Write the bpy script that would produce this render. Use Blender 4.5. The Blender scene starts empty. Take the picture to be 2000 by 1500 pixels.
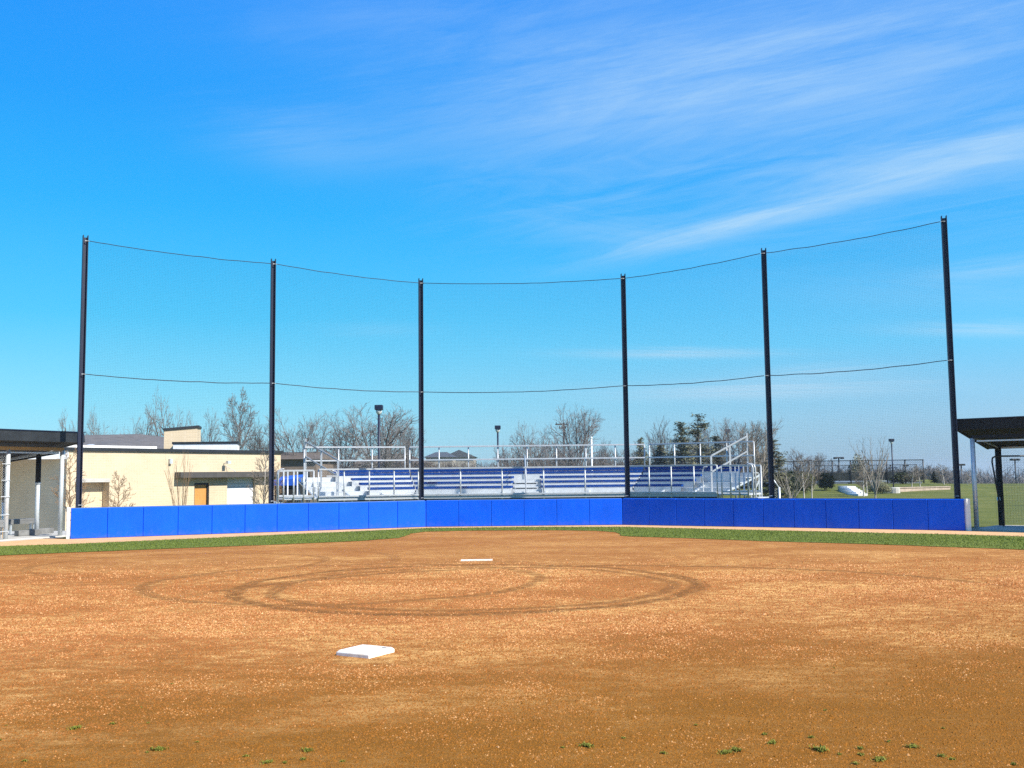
import bpy, math, random
from mathutils import Vector, Matrix, noise as mnoise

R = math.radians
rnd = random.Random(7)
sc = bpy.context.scene
COL = sc.collection

# ------------------------------------------------------------------ camera
CAM_H, PITCH, ROLL, F = 1.63, R(5.09), R(0.65), 2000.0
cam_d = bpy.data.cameras.new("camera")
cam_d.sensor_width = 36.0
cam_d.lens = 36.0
cam_d.clip_start = 0.1
cam_d.clip_end = 6000
cam = bpy.data.objects.new("camera", cam_d)
COL.objects.link(cam)
cam.matrix_world = Matrix.Translation((0, 0, CAM_H)) @ Matrix.Rotation(R(90) + PITCH, 4, 'X') @ Matrix.Rotation(-ROLL, 4, 'Z')
sc.camera = cam


def ray(px, py):
    u, v = (px - 1000) / F, (750 - py) / F
    u2 = u * math.cos(ROLL) + v * math.sin(ROLL)
    v2 = -u * math.sin(ROLL) + v * math.cos(ROLL)
    return Vector((u2, math.cos(PITCH) - v2 * math.sin(PITCH), math.sin(PITCH) + v2 * math.cos(PITCH)))


def at(px, py, D):
    """point seen in that direction at forward distance D (metres)"""
    d = ray(px, py)
    return Vector((0, 0, CAM_H)) + d * (D / d.y)


def gnd(px, py, z=0.0):
    d = ray(px, py)
    return Vector((0, 0, CAM_H)) + d * ((z - CAM_H) / d.z)


def sm(a, b, x):
    t = max(0.0, min(1.0, (x - a) / (b - a)))
    return t * t * (3 - 2 * t)


def terrain(x, y):
    z = -0.6 * sm(33.5, 38, y) * (1 - sm(6, 12, x - max(0, (y - 38) * 0.25)))
    if y > 55:
        z += sm(8, 18, x) * (1 - sm(50, 62, x - 0.1 * y)) * 0.55 * sm(62, 88, y)
    if y > 60:
        z -= 6.5 * sm(84, 135, y) * sm(0.405, 0.44, x / y)
    z -= 9.0 * sm(135, 330, y) * sm(5, 70, x)
    z -= 3.0 * sm(150, 400, y)
    return z


# ------------------------------------------------------------------ mesh helper
class MB:
    def __init__(s):
        s.v, s.f = [], []

    def add(s, vs, fs):
        o = len(s.v)
        s.v.extend([tuple(p) for p in vs])
        s.f.extend([tuple(i + o for i in f) for f in fs])
        return s

    def box(s, c, size, rz=0.0, M=None):
        hx, hy, hz = size[0] / 2, size[1] / 2, size[2] / 2
        m = (M if M is not None else Matrix.Rotation(rz, 3, 'Z'))
        c = Vector(c)
        vs = [c + m @ Vector((x * hx, y * hy, z * hz)) for x, y, z in
              ((-1, -1, -1), (1, -1, -1), (1, 1, -1), (-1, 1, -1), (-1, -1, 1), (1, -1, 1), (1, 1, 1), (-1, 1, 1))]
        return s.add(vs, [(3, 2, 1, 0), (4, 5, 6, 7), (0, 1, 5, 4), (1, 2, 6, 5), (2, 3, 7, 6), (3, 0, 4, 7)])

    def hexa(s, bot, top):
        return s.add(list(bot) + list(top), [(3, 2, 1, 0), (4, 5, 6, 7), (0, 1, 5, 4), (1, 2, 6, 5), (2, 3, 7, 6), (3, 0, 4, 7)])

    def prism(s, pts, z0, z1):
        """plan outline (counter clockwise) pulled up from z0 to z1"""
        n = len(pts)
        vs = [(p[0], p[1], z0) for p in pts] + [(p[0], p[1], z1) for p in pts]
        fs = [tuple(range(n - 1, -1, -1)), tuple(range(n, 2 * n))]
        fs += [(i, (i + 1) % n, n + (i + 1) % n, n + i) for i in range(n)]
        return s.add(vs, fs)

    def bar(s, a, b, w, h=None, up=(0, 0, 1)):
        """rectangular bar from a to b"""
        a, b = Vector(a), Vector(b)
        h = h or w
        d = (b - a).normalized()
        up = Vector(up)
        if abs(d.dot(up)) > 0.98:
            up = Vector((0, 1, 0))
        x = d.cross(up).normalized()
        z = x.cross(d).normalized()
        q = [(-1, -1), (1, -1), (1, 1), (-1, 1)]
        A = [a + x * (i * w / 2) + z * (j * h / 2) for i, j in q]
        B = [b + x * (i * w / 2) + z * (j * h / 2) for i, j in q]
        return s.add(A + B, [(0, 1, 2, 3), (7, 6, 5, 4), (0, 4, 5, 1), (1, 5, 6, 2), (2, 6, 7, 3), (3, 7, 4, 0)])

    def tube(s, pts, r, n=6, r1=None, cap=True):
        pts = [Vector(p) for p in pts]
        k = len(pts)
        rings = []
        x = None
        for i, p in enumerate(pts):
            d = (pts[min(i + 1, k - 1)] - pts[max(i - 1, 0)])
            if d.length < 1e-9:
                d = Vector((0, 0, 1))
            d.normalize()
            if x is None:
                up = Vector((0, 0, 1)) if abs(d.z) < 0.95 else Vector((0, 1, 0))
                x = d.cross(up).normalized()
            else:
                x = (x - d * x.dot(d))
                x = x.normalized() if x.length > 1e-6 else d.orthogonal().normalized()
            y = d.cross(x)
            rr = r if r1 is None else r + (r1 - r) * i / max(1, k - 1)
            rings.append([p + (x * math.cos(t) + y * math.sin(t)) * rr for t in [2 * math.pi * j / n for j in range(n)]])
        o = len(s.v)
        for rg in rings:
            s.v.extend([tuple(p) for p in rg])
        for i in range(k - 1):
            for j in range(n):
                a, b = o + i * n + j, o + i * n + (j + 1) % n
                s.f.append((a, b, b + n, a + n))
        if cap and n > 3:
            s.f.append(tuple(o + j for j in range(n - 1, -1, -1)))
            s.f.append(tuple(o + (k - 1) * n + j for j in range(n)))
        return s

    def lathe(s, c, prof, n=12):
        c = Vector(c)
        o = len(s.v)
        for r, z in prof:
            for j in range(n):
                t = 2 * math.pi * j / n
                s.v.append((c.x + r * math.cos(t), c.y + r * math.sin(t), c.z + z))
        for i in range(len(prof) - 1):
            for j in range(n):
                a, b = o + i * n + j, o + i * n + (j + 1) % n
                s.f.append((a, b, b + n, a + n))
        s.f.append(tuple(o + j for j in range(n - 1, -1, -1)))
        s.f.append(tuple(o + (len(prof) - 1) * n + j for j in range(n)))
        return s

    def build(s, name, m, parent=None, smooth=False, bevel=0.0, seg=2):
        me = bpy.data.meshes.new(name)
        me.from_pydata(s.v, [], s.f)
        me.materials.append(m)
        if smooth:
            me.polygons.foreach_set("use_smooth", [True] * len(me.polygons))
        me.update()
        o = bpy.data.objects.new(name, me)
        COL.objects.link(o)
        if parent is not None:
            o.parent = parent
            off = Vector((0, 0, 0))
            q = parent
            while q is not None:               # geometry is written in world metres, parents only sit at a base point
                off += q.location
                q = q.parent
            o.location = -off
        if bevel:
            b = o.modifiers.new("soft_edges", 'BEVEL')
            b.width = bevel
            b.segments = seg
            b.limit_method = 'ANGLE'
        return o


def tag(o, label, cat, group=None, kind="thing"):
    o["label"] = label
    o["category"] = cat
    o["kind"] = kind
    if group:
        o["group"] = group
    return o


def thing(name, label, cat, loc=(0, 0, 0), group=None):
    o = bpy.data.objects.new(name, None)
    o.empty_display_size = 0.3
    COL.objects.link(o)
    o.location = loc
    return tag(o, label, cat, group)


def copy_tree(o, parent=None):
    c = o.copy()
    COL.objects.link(c)
    if parent is not None:
        c.parent = parent
    for ch in list(o.children):
        copy_tree(ch, c)
    return c


# ------------------------------------------------------------------ materials
def new_mat(name):
    m = bpy.data.materials.new(name)
    m.use_nodes = True
    nt = m.node_tree
    return m, nt, nt.nodes["Principled BSDF"]


def N(nt, t, **kw):
    n = nt.nodes.new(t)
    for k, v in kw.items():
        if k.startswith("i_"):
            n.inputs[k[2:]].default_value = v
        else:
            setattr(n, k, v)
    return n


def L(nt, a, b):
    nt.links.new(a, b)


def ramp(nt, src, stops):
    r = nt.nodes.new("ShaderNodeValToRGB")
    els = r.color_ramp.elements
    els[0].position, els[0].color = stops[0][0], (*stops[0][1], 1)
    els[1].position, els[1].color = stops[-1][0], (*stops[-1][1], 1)
    for p, c in stops[1:-1]:
        e = els.new(p)
        e.color = (*c, 1)
    L(nt, src, r.inputs[0])
    return r.outputs[0]


def math_n(nt, op, a, b=None, c=None, clamp=False):
    n = nt.nodes.new("ShaderNodeMath")
    n.operation = op
    n.use_clamp = clamp
    for i, v in enumerate((a, b, c)):
        if v is None:
            continue
        if isinstance(v, (int, float)):
            n.inputs[i].default_value = v
        else:
            L(nt, v, n.inputs[i])
    return n.outputs[0]


def mixc(nt, fac, a, b, mode='MIX'):
    n = nt.nodes.new("ShaderNodeMix")
    n.data_type = 'RGBA'
    n.blend_type = mode
    for sock, v in ((n.inputs[0], fac), (n.inputs[6], a), (n.inputs[7], b)):
        if isinstance(v, (int, float)):
            sock.default_value = v
        elif isinstance(v, tuple):
            sock.default_value = (*v, 1)
        else:
            L(nt, v, sock)
    return n.outputs[2]


def noise_n(nt, vec, scale, detail=4, rough=0.55, dist=0.0):
    n = nt.nodes.new("ShaderNodeTexNoise")
    n.inputs["Scale"].default_value = scale
    n.inputs["Detail"].default_value = detail
    n.inputs["Roughness"].default_value = rough
    n.inputs["Distortion"].default_value = dist
    if vec is not None:
        L(nt, vec, n.inputs["Vector"])
    return n.outputs["Fac"]


def plain(name, col, rough=0.6, metal=0.0, var=0.12, scale=6.0, bump=0.0, bscale=40.0, spec=0.5):
    m, nt, b = new_mat(name)
    co = N(nt, "ShaderNodeTexCoord").outputs["Object"]
    f = noise_n(nt, co, scale, 5, 0.6)
    d = tuple(c * (1 - var) for c in col)
    e = tuple(min(1, c * (1 + var)) for c in col)
    L(nt, ramp(nt, f, [(0.3, d), (0.7, e)]), b.inputs["Base Color"])
    b.inputs["Roughness"].default_value = rough
    b.inputs["Metallic"].default_value = metal
    b.inputs["Specular IOR Level"].default_value = spec
    if bump:
        bn = N(nt, "ShaderNodeBump")
        bn.inputs["Strength"].default_value = bump
        bn.inputs["Distance"].default_value = 0.01
        L(nt, noise_n(nt, co, bscale, 4), bn.inputs["Height"])
        L(nt, bn.outputs[0], b.inputs["Normal"])
    return m


M_POLE = plain("navy_black_paint", (0.003, 0.009, 0.034), 0.5, 0, 0.25)
M_NET = plain("black_twine", (0.012, 0.018, 0.03), 0.8)
M_CABLE = plain("dark_cable", (0.02, 0.025, 0.04), 0.5)
M_GALV = plain("galvanised_steel", (0.62, 0.66, 0.68), 0.42, 0.35, 0.12, 14)
M_ALU = plain("mill_aluminium", (0.57, 0.59, 0.60), 0.45, 0.30, 0.10, 5)
M_RAIL = plain("aluminium_rail", (0.52, 0.54, 0.55), 0.40, 0.30, 0.12, 9)
M_RAILDARK = plain("shade_dark_rail", (0.30, 0.32, 0.33), 0.5, 0.2, 0.15, 9)  # end rails' shade put into the colour; clamps share this darker tone
M_SEAT = plain("blue_plank", (0.0, 0.036, 0.20), 0.6, 0, 0.2, 8, spec=0.1)
M_WIRE = plain("chain_link_wire", (0.48, 0.50, 0.51), 0.45, 0.1)
M_BLACKWIRE = plain("black_chain_link_wire", (0.015, 0.018, 0.02), 0.6)
def dusty_white():
    m, nt, b = new_mat("dusty_white_rubber")
    co = N(nt, "ShaderNodeNewGeometry").outputs["Position"]
    f = noise_n(nt, co, 9, 6, 0.75)
    g_ = noise_n(nt, co, 60, 4, 0.7)
    k = math_n(nt, 'ADD', math_n(nt, 'MULTIPLY', f, 0.7), math_n(nt, 'MULTIPLY', g_, 0.4))
    L(nt, ramp(nt, k, [(0.46, (0.86, 0.85, 0.80)), (0.62, (0.78, 0.68, 0.54)), (0.74, (0.62, 0.40, 0.22))]), b.inputs["Base Color"])
    b.inputs["Roughness"].default_value = 0.6
    bn = N(nt, "ShaderNodeBump")
    bn.inputs["Strength"].default_value = 0.2
    bn.inputs["Distance"].default_value = 0.004
    L(nt, g_, bn.inputs["Height"])
    L(nt, bn.outputs[0], b.inputs["Normal"])
    return m


M_BASE = dusty_white()
M_WHITE = plain("white_paint", (0.82, 0.82, 0.80), 0.55, 0, 0.06)
M_DARKMETAL = plain("black_metal_fascia", (0.018, 0.021, 0.024), 0.45, 0, 0.3, 3)
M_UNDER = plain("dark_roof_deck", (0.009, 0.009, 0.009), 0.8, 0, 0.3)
M_WOODBEAM = plain("tan_wood_beam", (0.45, 0.27, 0.10), 0.7, 0, 0.2, 8)
M_CONC = plain("concrete", (0.46, 0.44, 0.40), 0.85, 0, 0.15, 3, 0.2, 30)
M_BENCH = plain("weathered_bench", (0.16, 0.16, 0.155), 0.6, 0, 0.2, 6)
M_BLOCK = plain("grey_block", (0.17, 0.17, 0.165), 0.85, 0, 0.3, 5, 0.3, 20)
M_TANWOOD = plain("tan_timber", (0.5, 0.33, 0.15), 0.7, 0, 0.2, 7)
M_DOOR = plain("orange_tan_door", (0.55, 0.27, 0.07), 0.5, 0, 0.08, 3)
M_BROWNDOOR = plain("brown_door", (0.26, 0.15, 0.06), 0.5, 0, 0.08, 3)
M_ROLLER = plain("white_roller_door", (0.74, 0.76, 0.80), 0.5, 0, 0.05, 3)
M_ROOF = plain("grey_brown_roof", (0.12, 0.11, 0.105), 0.85, 0, 0.2, 2, 0.3, 12)
M_BROWNROOF = plain("brown_shingle_roof", (0.11, 0.085, 0.065), 0.9, 0, 0.25, 2, 0.3, 10)
M_SLATEROOF = plain("blue_grey_roof", (0.06, 0.07, 0.085), 0.8, 0, 0.2, 2, 0.3, 10)
M_HOUSE = plain("pale_siding", (0.36, 0.33, 0.28), 0.8, 0, 0.1, 2)
M_BROWNWALL = plain("brown_brick_wall", (0.17, 0.13, 0.10), 0.85, 0, 0.2, 2)
M_GLASSDARK = plain("dark_window_glass", (0.02, 0.025, 0.03), 0.1, 0, 0.1)
M_GLASS = plain("frosted_lamp_glass", (0.6, 0.62, 0.62), 0.25, 0, 0.05)
M_BLUEROOF = plain("blue_tarp", (0.02, 0.10, 0.5), 0.5, 0, 0.12)
M_SCREEN = plain("dark_green_windscreen", (0.022, 0.03, 0.028), 0.85, 0, 0.25, 1.5)
M_COURT = plain("grey_blue_court", (0.16, 0.2, 0.24), 0.8, 0, 0.1)
M_PINKSTONE = plain("pinkish_retaining_stone", (0.42, 0.33, 0.26), 0.85, 0, 0.25, 3, 0.3, 10)
M_BARK = plain("grey_brown_bark", (0.105, 0.088, 0.075), 0.9, 0, 0.3, 4)
M_BARKDARK = plain("dark_bark", (0.06, 0.05, 0.045), 0.9, 0, 0.3, 4)
M_BARKPALE = plain("pale_bark", (0.28, 0.25, 0.21), 0.9, 0, 0.25, 6)
M_BARKTAN = plain("tan_young_bark", (0.24, 0.15, 0.08), 0.85, 0, 0.25, 6)
M_BIRCH = plain("white_birch_bark", (0.50, 0.46, 0.40), 0.85, 0, 0.15, 9)
M_TWIG = plain("grey_twigs", (0.185, 0.17, 0.16), 0.9, 0, 0.3, 2)
M_TWIGTAN = plain("tan_twigs", (0.20, 0.165, 0.13), 0.9, 0, 0.3, 4)
M_BRUSH = plain("brown_brush", (0.13, 0.105, 0.085), 0.95, 0, 0.35, 0.6)


def leafmat(name, a, b, scale=1.3):
    m, nt, bs = new_mat(name)
    co = N(nt, "ShaderNodeTexCoord").outputs["Object"]
    f = noise_n(nt, co, scale, 6, 0.7)
    L(nt, ramp(nt, f, [(0.32, a), (0.68, b)]), bs.inputs["Base Color"])
    bs.inputs["Roughness"].default_value = 0.7
    bs.inputs["Specular IOR Level"].default_value = 0.25
    return m


M_PINE = leafmat("pine_needles", (0.12, 0.13, 0.07), (0.25, 0.235, 0.13))
M_YEW = leafmat("dark_evergreen", (0.022, 0.036, 0.016), (0.065, 0.08, 0.036))
M_YELLOWGREEN = leafmat("sunlit_shrub_side", (0.05, 0.065, 0.012), (0.17, 0.18, 0.03))  # sunlit side of the dark shrub, put into a brighter foliage colour
M_WEED = leafmat("weed_green", (0.13, 0.14, 0.010), (0.21, 0.20, 0.03), 30)
M_BLADE = leafmat("grass_blades", (0.105, 0.145, 0.016), (0.165, 0.20, 0.036), 0.8)


def brick_mat(name, c1, c2, mortar, sx=4.2, ang=0.0):
    m, nt, b = new_mat(name)
    co = N(nt, "ShaderNodeTexCoord").outputs["Object"]
    mp = N(nt, "ShaderNodeMapping")
    mp.inputs["Rotation"].default_value = (0, 0, -ang)
    L(nt, co, mp.inputs[0])
    sp = N(nt, "ShaderNodeSeparateXYZ")
    L(nt, mp.outputs[0], sp.inputs[0])
    cb = N(nt, "ShaderNodeCombineXYZ")
    L(nt, math_n(nt, 'ADD', sp.outputs[0], sp.outputs[1]), cb.inputs[0])
    L(nt, sp.outputs[2], cb.inputs[1])
    br = N(nt, "ShaderNodeTexBrick")
    br.inputs["Color1"].default_value = (*c1, 1)
    br.inputs["Color2"].default_value = (*c2, 1)
    br.inputs["Mortar"].default_value = (*mortar, 1)
    br.inputs["Scale"].default_value = 1.0
    br.inputs["Brick Width"].default_value = 0.30
    br.inputs["Row Height"].default_value = 0.10
    br.inputs["Mortar Size"].default_value = 0.010
    L(nt, cb.outputs[0], br.inputs["Vector"])
    f = noise_n(nt, co, 0.9, 5, 0.6)
    tint = ramp(nt, f, [(0.3, (0.9, 0.88, 0.86)), (0.7, (1.05, 1.03, 1.0))])
    L(nt, mixc(nt, 1.0, br.outputs["Color"], tint, 'MULTIPLY'), b.inputs["Base Color"])
    b.inputs["Roughness"].default_value = 0.9
    bn = N(nt, "ShaderNodeBump")
    bn.inputs["Strength"].default_value = 0.3
    bn.inputs["Distance"].default_value = 0.008
    L(nt, math_n(nt, 'SUBTRACT', 1.0, br.outputs["Fac"]), bn.inputs["Height"])
    L(nt, bn.outputs[0], b.inputs["Normal"])
    return m


M_BRICK = brick_mat("tan_brick", (0.56, 0.44, 0.26), (0.49, 0.37, 0.21), (0.60, 0.52, 0.38))
M_STONEBRICK = brick_mat("buff_split_block", (0.52, 0.365, 0.145), (0.44, 0.305, 0.12), (0.50, 0.385, 0.20))


def pad_mat(name, col):
    m, nt, b = new_mat(name)
    P = N(nt, "ShaderNodeNewGeometry").outputs["Position"]
    sp_ = N(nt, "ShaderNodeSeparateXYZ")
    L(nt, P, sp_.inputs[0])
    f = noise_n(nt, P, 1.4, 4, 0.6)
    c0 = ramp(nt, f, [(0.3, tuple(c * 0.9 for c in col)), (0.7, tuple(min(1, c * 1.08) for c in col))])
    # clay dust splashed up from the track and a few scuffs
    splash = math_n(nt, 'SUBTRACT', noise_n(nt, P, 7, 6, 0.75), math_n(nt, 'MULTIPLY', sp_.outputs[2], 1.1))
    splash = math_n(nt, 'MULTIPLY', math_n(nt, 'SUBTRACT', splash, 0.34), 2.2, clamp=True)
    c1 = mixc(nt, math_n(nt, 'MULTIPLY', splash, 0.12), c0, (0.42, 0.25, 0.12))
    mp = N(nt, "ShaderNodeMapping")
    mp.inputs["Scale"].default_value = (1.2, 1.2, 5.0)
    L(nt, P, mp.inputs[0])
    sc_ = ramp(nt, noise_n(nt, mp.outputs[0], 2.2, 7, 0.8), [(0.62, (0, 0, 0)), (0.74, (1, 1, 1))])
    c2 = mixc(nt, math_n(nt, 'MULTIPLY', sc_, 0.14), c1, (0.25, 0.35, 0.6))
    L(nt, c2, b.inputs["Base Color"])
    b.inputs["Roughness"].default_value = 0.48
    b.inputs["Specular IOR Level"].default_value = 0.22
    bn = N(nt, "ShaderNodeBump")
    bn.inputs["Strength"].default_value = 0.45
    bn.inputs["Distance"].default_value = 0.03
    mp2 = N(nt, "ShaderNodeMapping")
    mp2.inputs["Scale"].default_value = (2.4, 2.4, 0.8)
    L(nt, P, mp2.inputs[0])
    L(nt, noise_n(nt, mp2.outputs[0], 1.8, 4, 0.55, 0.4), bn.inputs["Height"])
    L(nt, bn.outputs[0], b.inputs["Normal"])
    return m


M_PAD = pad_mat("royal_blue_vinyl", (0.001, 0.095, 0.72))
M_PADBACK = plain("plywood_backing", (0.10, 0.16, 0.22), 0.8)


def dirt_material():
    m, nt, b = new_mat("infield_clay")
    P = N(nt, "ShaderNodeNewGeometry").outputs["Position"]
    sep = N(nt, "ShaderNodeSeparateXYZ")
    L(nt, P, sep.inputs[0])
    X, Y = sep.outputs[0], sep.outputs[1]
    rust, rust2, pale = (0.37, 0.147, 0.036), (0.30, 0.113, 0.022), (0.76, 0.43, 0.145)
    # broad dry patches, dragged sideways by the rake
    mp = N(nt, "ShaderNodeMapping")
    mp.inputs["Scale"].default_value = (0.6, 1.0, 1.0)
    mp.inputs["Rotation"].default_value = (0, 0, 0.12)
    L(nt, P, mp.inputs[0])
    big = noise_n(nt, mp.outputs[0], 0.55, 7, 0.66, 0.6)
    mp2 = N(nt, "ShaderNodeMapping")
    mp2.inputs["Scale"].default_value = (0.22, 1.0, 1.0)
    mp2.inputs["Rotation"].default_value = (0, 0, -0.06)
    L(nt, P, mp2.inputs[0])
    streak = noise_n(nt, mp2.outputs[0], 5.5, 5, 0.7)
    clump = noise_n(nt, P, 26, 5, 0.75)
    fine = noise_n(nt, P, 130, 3, 0.75)
    # ---- wheel tracks left by the drag tractor: pairs of rings in the plan
    wob = noise_n(nt, P, 0.5, 3, 0.5)
    tread = noise_n(nt, P, 7.0, 4, 0.7)
    tr = None
    for cx, cy, r, w, k, lo, hi in ((-0.72, 15.65, 3.38, 0.17, 0.95, None, None), (-0.62, 15.55, 2.92, 0.14, 0.75, None, None),
                            (-2.65, 16.4, 3.05, 0.15, 0.65, None, None), (-2.55, 16.35, 2.62, 0.10, 0.35, None, None),
                            (-6.4, 20.0, 2.7, 0.14, 0.55, None, None), (-6.3, 20.1, 4.0, 0.14, 0.35, None, None),
                            (1.25, 12.4, 6.15, 0.16, 0.8, 14.6, 15.6), (1.1, 12.2, 6.75, 0.15, 0.3, 15.5, 17.0),
                            (-0.7, 18.5, 1.25, 0.32, 0.35, None, None)):
        dx = math_n(nt, 'SUBTRACT', X, cx)
        dy = math_n(nt, 'SUBTRACT', Y, cy)
        q = math_n(nt, 'SQRT', math_n(nt, 'ADD', math_n(nt, 'MULTIPLY', dx, dx), math_n(nt, 'MULTIPLY', dy, dy)))
        q = math_n(nt, 'ADD', q, math_n(nt, 'MULTIPLY', math_n(nt, 'SUBTRACT', wob, 0.5), 0.6))
        e = math_n(nt, 'ABSOLUTE', math_n(nt, 'SUBTRACT', q, r))
        t = nt.nodes.new("ShaderNodeMapRange")
        t.interpolation_type = 'SMOOTHSTEP'
        L(nt, e, t.inputs[0])
        t.inputs[1].default_value, t.inputs[2].default_value = w * 0.35, w * 1.0
        t.inputs[3].default_value, t.inputs[4].default_value = k, 0.0
        t = t.outputs[0]
        if lo is not None:
            g = nt.nodes.new("ShaderNodeMapRange")
            L(nt, Y, g.inputs[0])
            g.inputs[1].default_value, g.inputs[2].default_value = lo - 1.5, hi
            t = math_n(nt, 'MULTIPLY', t, g.outputs[0])
        tr = t if tr is None else math_n(nt, 'MAXIMUM', tr, t)
    brk = ramp(nt, tread, [(0.36, (0.12, 0.12, 0.12)), (0.58, (1, 1, 1))])
    tr = math_n(nt, 'MULTIPLY', tr, brk, clamp=True)
    # ---- how much loose pale crust lies on the clay
    n9 = noise_n(nt, mp.outputs[0], 7.0, 6, 0.72)
    n40 = noise_n(nt, P, 42, 4, 0.7)
    dry = math_n(nt, 'ADD', math_n(nt, 'MULTIPLY', big, 1.0), math_n(nt, 'MULTIPLY', n9, 1.0))
    dry = math_n(nt, 'ADD', dry, math_n(nt, 'MULTIPLY', n40, 1.0))
    dry = math_n(nt, 'ADD', dry, math_n(nt, 'MULTIPLY', fine, 0.55))
    dry = math_n(nt, 'MULTIPLY', math_n(nt, 'SUBTRACT', dry, 1.74), 3.6, clamp=True)
    # the damper clay of the outer skin, nearest the outfield
    damp = nt.nodes.new("ShaderNodeMapRange")
    damp.interpolation_type = 'SMOOTHSTEP'
    yy = math_n(nt, 'ADD', Y, math_n(nt, 'MULTIPLY', X, -0.28))
    yy = math_n(nt, 'ADD', yy, math_n(nt, 'MULTIPLY', math_n(nt, 'SUBTRACT', big, 0.5), 7.0))
    L(nt, yy, damp.inputs[0])
    damp.inputs[1].default_value, damp.inputs[2].default_value = 6.4, 11.6
    damp.inputs[3].default_value, damp.inputs[4].default_value = 1.0, 0.0
    damp = damp.outputs[0]
    dry = math_n(nt, 'MULTIPLY', dry, math_n(nt, 'SUBTRACT', 1.0, math_n(nt, 'MULTIPLY', damp, 0.86)))
    dry = math_n(nt, 'MULTIPLY', dry, math_n(nt, 'SUBTRACT', 1.0, math_n(nt, 'MULTIPLY', tr, 0.95)))
    # far end near home is freshly raked and even
    far = nt.nodes.new("ShaderNodeMapRange")
    L(nt, Y, far.inputs[0])
    far.inputs[1].default_value, far.inputs[2].default_value = 17.0, 22.0
    far.inputs[3].default_value, far.inputs[4].default_value = 1.0, 0.45
    dry = math_n(nt, 'MULTIPLY', dry, far.outputs[0])
    base = mixc(nt, ramp(nt, streak, [(0.35, (0, 0, 0)), (0.65, (1, 1, 1))]), rust2, rust)
    base = mixc(nt, damp, base, (0.225, 0.090, 0.008))
    colr = mixc(nt, dry, base, pale)
    colr = mixc(nt, math_n(nt, 'MULTIPLY', tr, 0.80), colr, (0.15, 0.064, 0.013))
    # grains: dark pores and pale chips
    vo = N(nt, "ShaderNodeTexVoronoi")
    vo.inputs["Scale"].default_value = 62
    vo.inputs["Randomness"].default_value = 1.0
    L(nt, P, vo.inputs["Vector"])
    chip = ramp(nt, vo.outputs["Distance"], [(0.10, (1, 1, 1)), (0.22, (0, 0, 0))])
    rsel = N(nt, "ShaderNodeSeparateColor")
    L(nt, vo.outputs["Color"], rsel.inputs[0])
    chip = math_n(nt, 'MULTIPLY', chip, math_n(nt, 'GREATER_THAN', rsel.outputs[0], 0.66))
    colr = mixc(nt, math_n(nt, 'MULTIPLY', chip, 0.55), colr, (0.80, 0.50, 0.25))
    g = ramp(nt, fine, [(0.28, (0.55, 0.55, 0.55)), (0.5, (1, 1, 1)), (0.75, (1.35, 1.32, 1.28))])
    colr = mixc(nt, 1.0, colr, g, 'MULTIPLY')
    g2 = ramp(nt, clump, [(0.3, (0.78, 0.77, 0.75)), (0.7, (1.15, 1.15, 1.15))])
    colr = mixc(nt, 1.0, colr, g2, 'MULTIPLY')
    L(nt, colr, b.inputs["Base Color"])
    b.inputs["Roughness"].default_value = 0.95
    b.inputs["Specular IOR Level"].default_value = 0.15
    bn = N(nt, "ShaderNodeBump")
    bn.inputs["Strength"].default_value = 0.8
    bn.inputs["Distance"].default_value = 0.02
    hgt = math_n(nt, 'ADD', math_n(nt, 'MULTIPLY', clump, 0.7), math_n(nt, 'MULTIPLY', fine, 0.35))
    hgt = math_n(nt, 'SUBTRACT', hgt, math_n(nt, 'MULTIPLY', tr, 0.5))
    L(nt, hgt, bn.inputs["Height"])
    L(nt, bn.outputs[0], b.inputs["Normal"])
    return m


M_DIRT = dirt_material()
M_TRACK = plain("pale_warning_track", (0.62, 0.36, 0.17), 0.95, 0, 0.16, 3, 0.5, 40)


def clod_mat(name, stops, dull):
    m, nt, b = new_mat(name)
    P = N(nt, "ShaderNodeNewGeometry").outputs["Position"]
    sep = N(nt, "ShaderNodeSeparateXYZ")
    L(nt, P, sep.inputs[0])
    yy = math_n(nt, 'ADD', sep.outputs[1], math_n(nt, 'MULTIPLY', sep.outputs[0], -0.28))
    f = noise_n(nt, P, 33, 2, 0.5)
    col = ramp(nt, f, stops)
    near = nt.nodes.new("ShaderNodeMapRange")
    L(nt, math_n(nt, 'ADD', yy, math_n(nt, 'MULTIPLY', noise_n(nt, P, 0.55, 5, 0.6), 6.0)), near.inputs[0])
    near.inputs[1].default_value, near.inputs[2].default_value = 9.5, 14.5
    near.inputs[3].default_value, near.inputs[4].default_value = 1.0, 0.0
    L(nt, mixc(nt, math_n(nt, 'MULTIPLY', near.outputs[0], dull), col, (0.235, 0.094, 0.012)), b.inputs["Base Color"])
    b.inputs["Roughness"].default_value = 0.95
    b.inputs["Specular IOR Level"].default_value = 0.1
    return m


M_CLOD = clod_mat("dry_clay_crumbs", [(0.30, (0.40, 0.155, 0.048)), (0.50, (0.58, 0.27, 0.10)), (0.64, (0.76, 0.43, 0.19)), (0.76, (0.86, 0.60, 0.38))], 0.45)
M_CLODRUST = clod_mat("rust_clods", [(0.30, (0.24, 0.08, 0.020)), (0.55, (0.36, 0.13, 0.04)), (0.75, (0.50, 0.205, 0.07))], 0.86)


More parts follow.
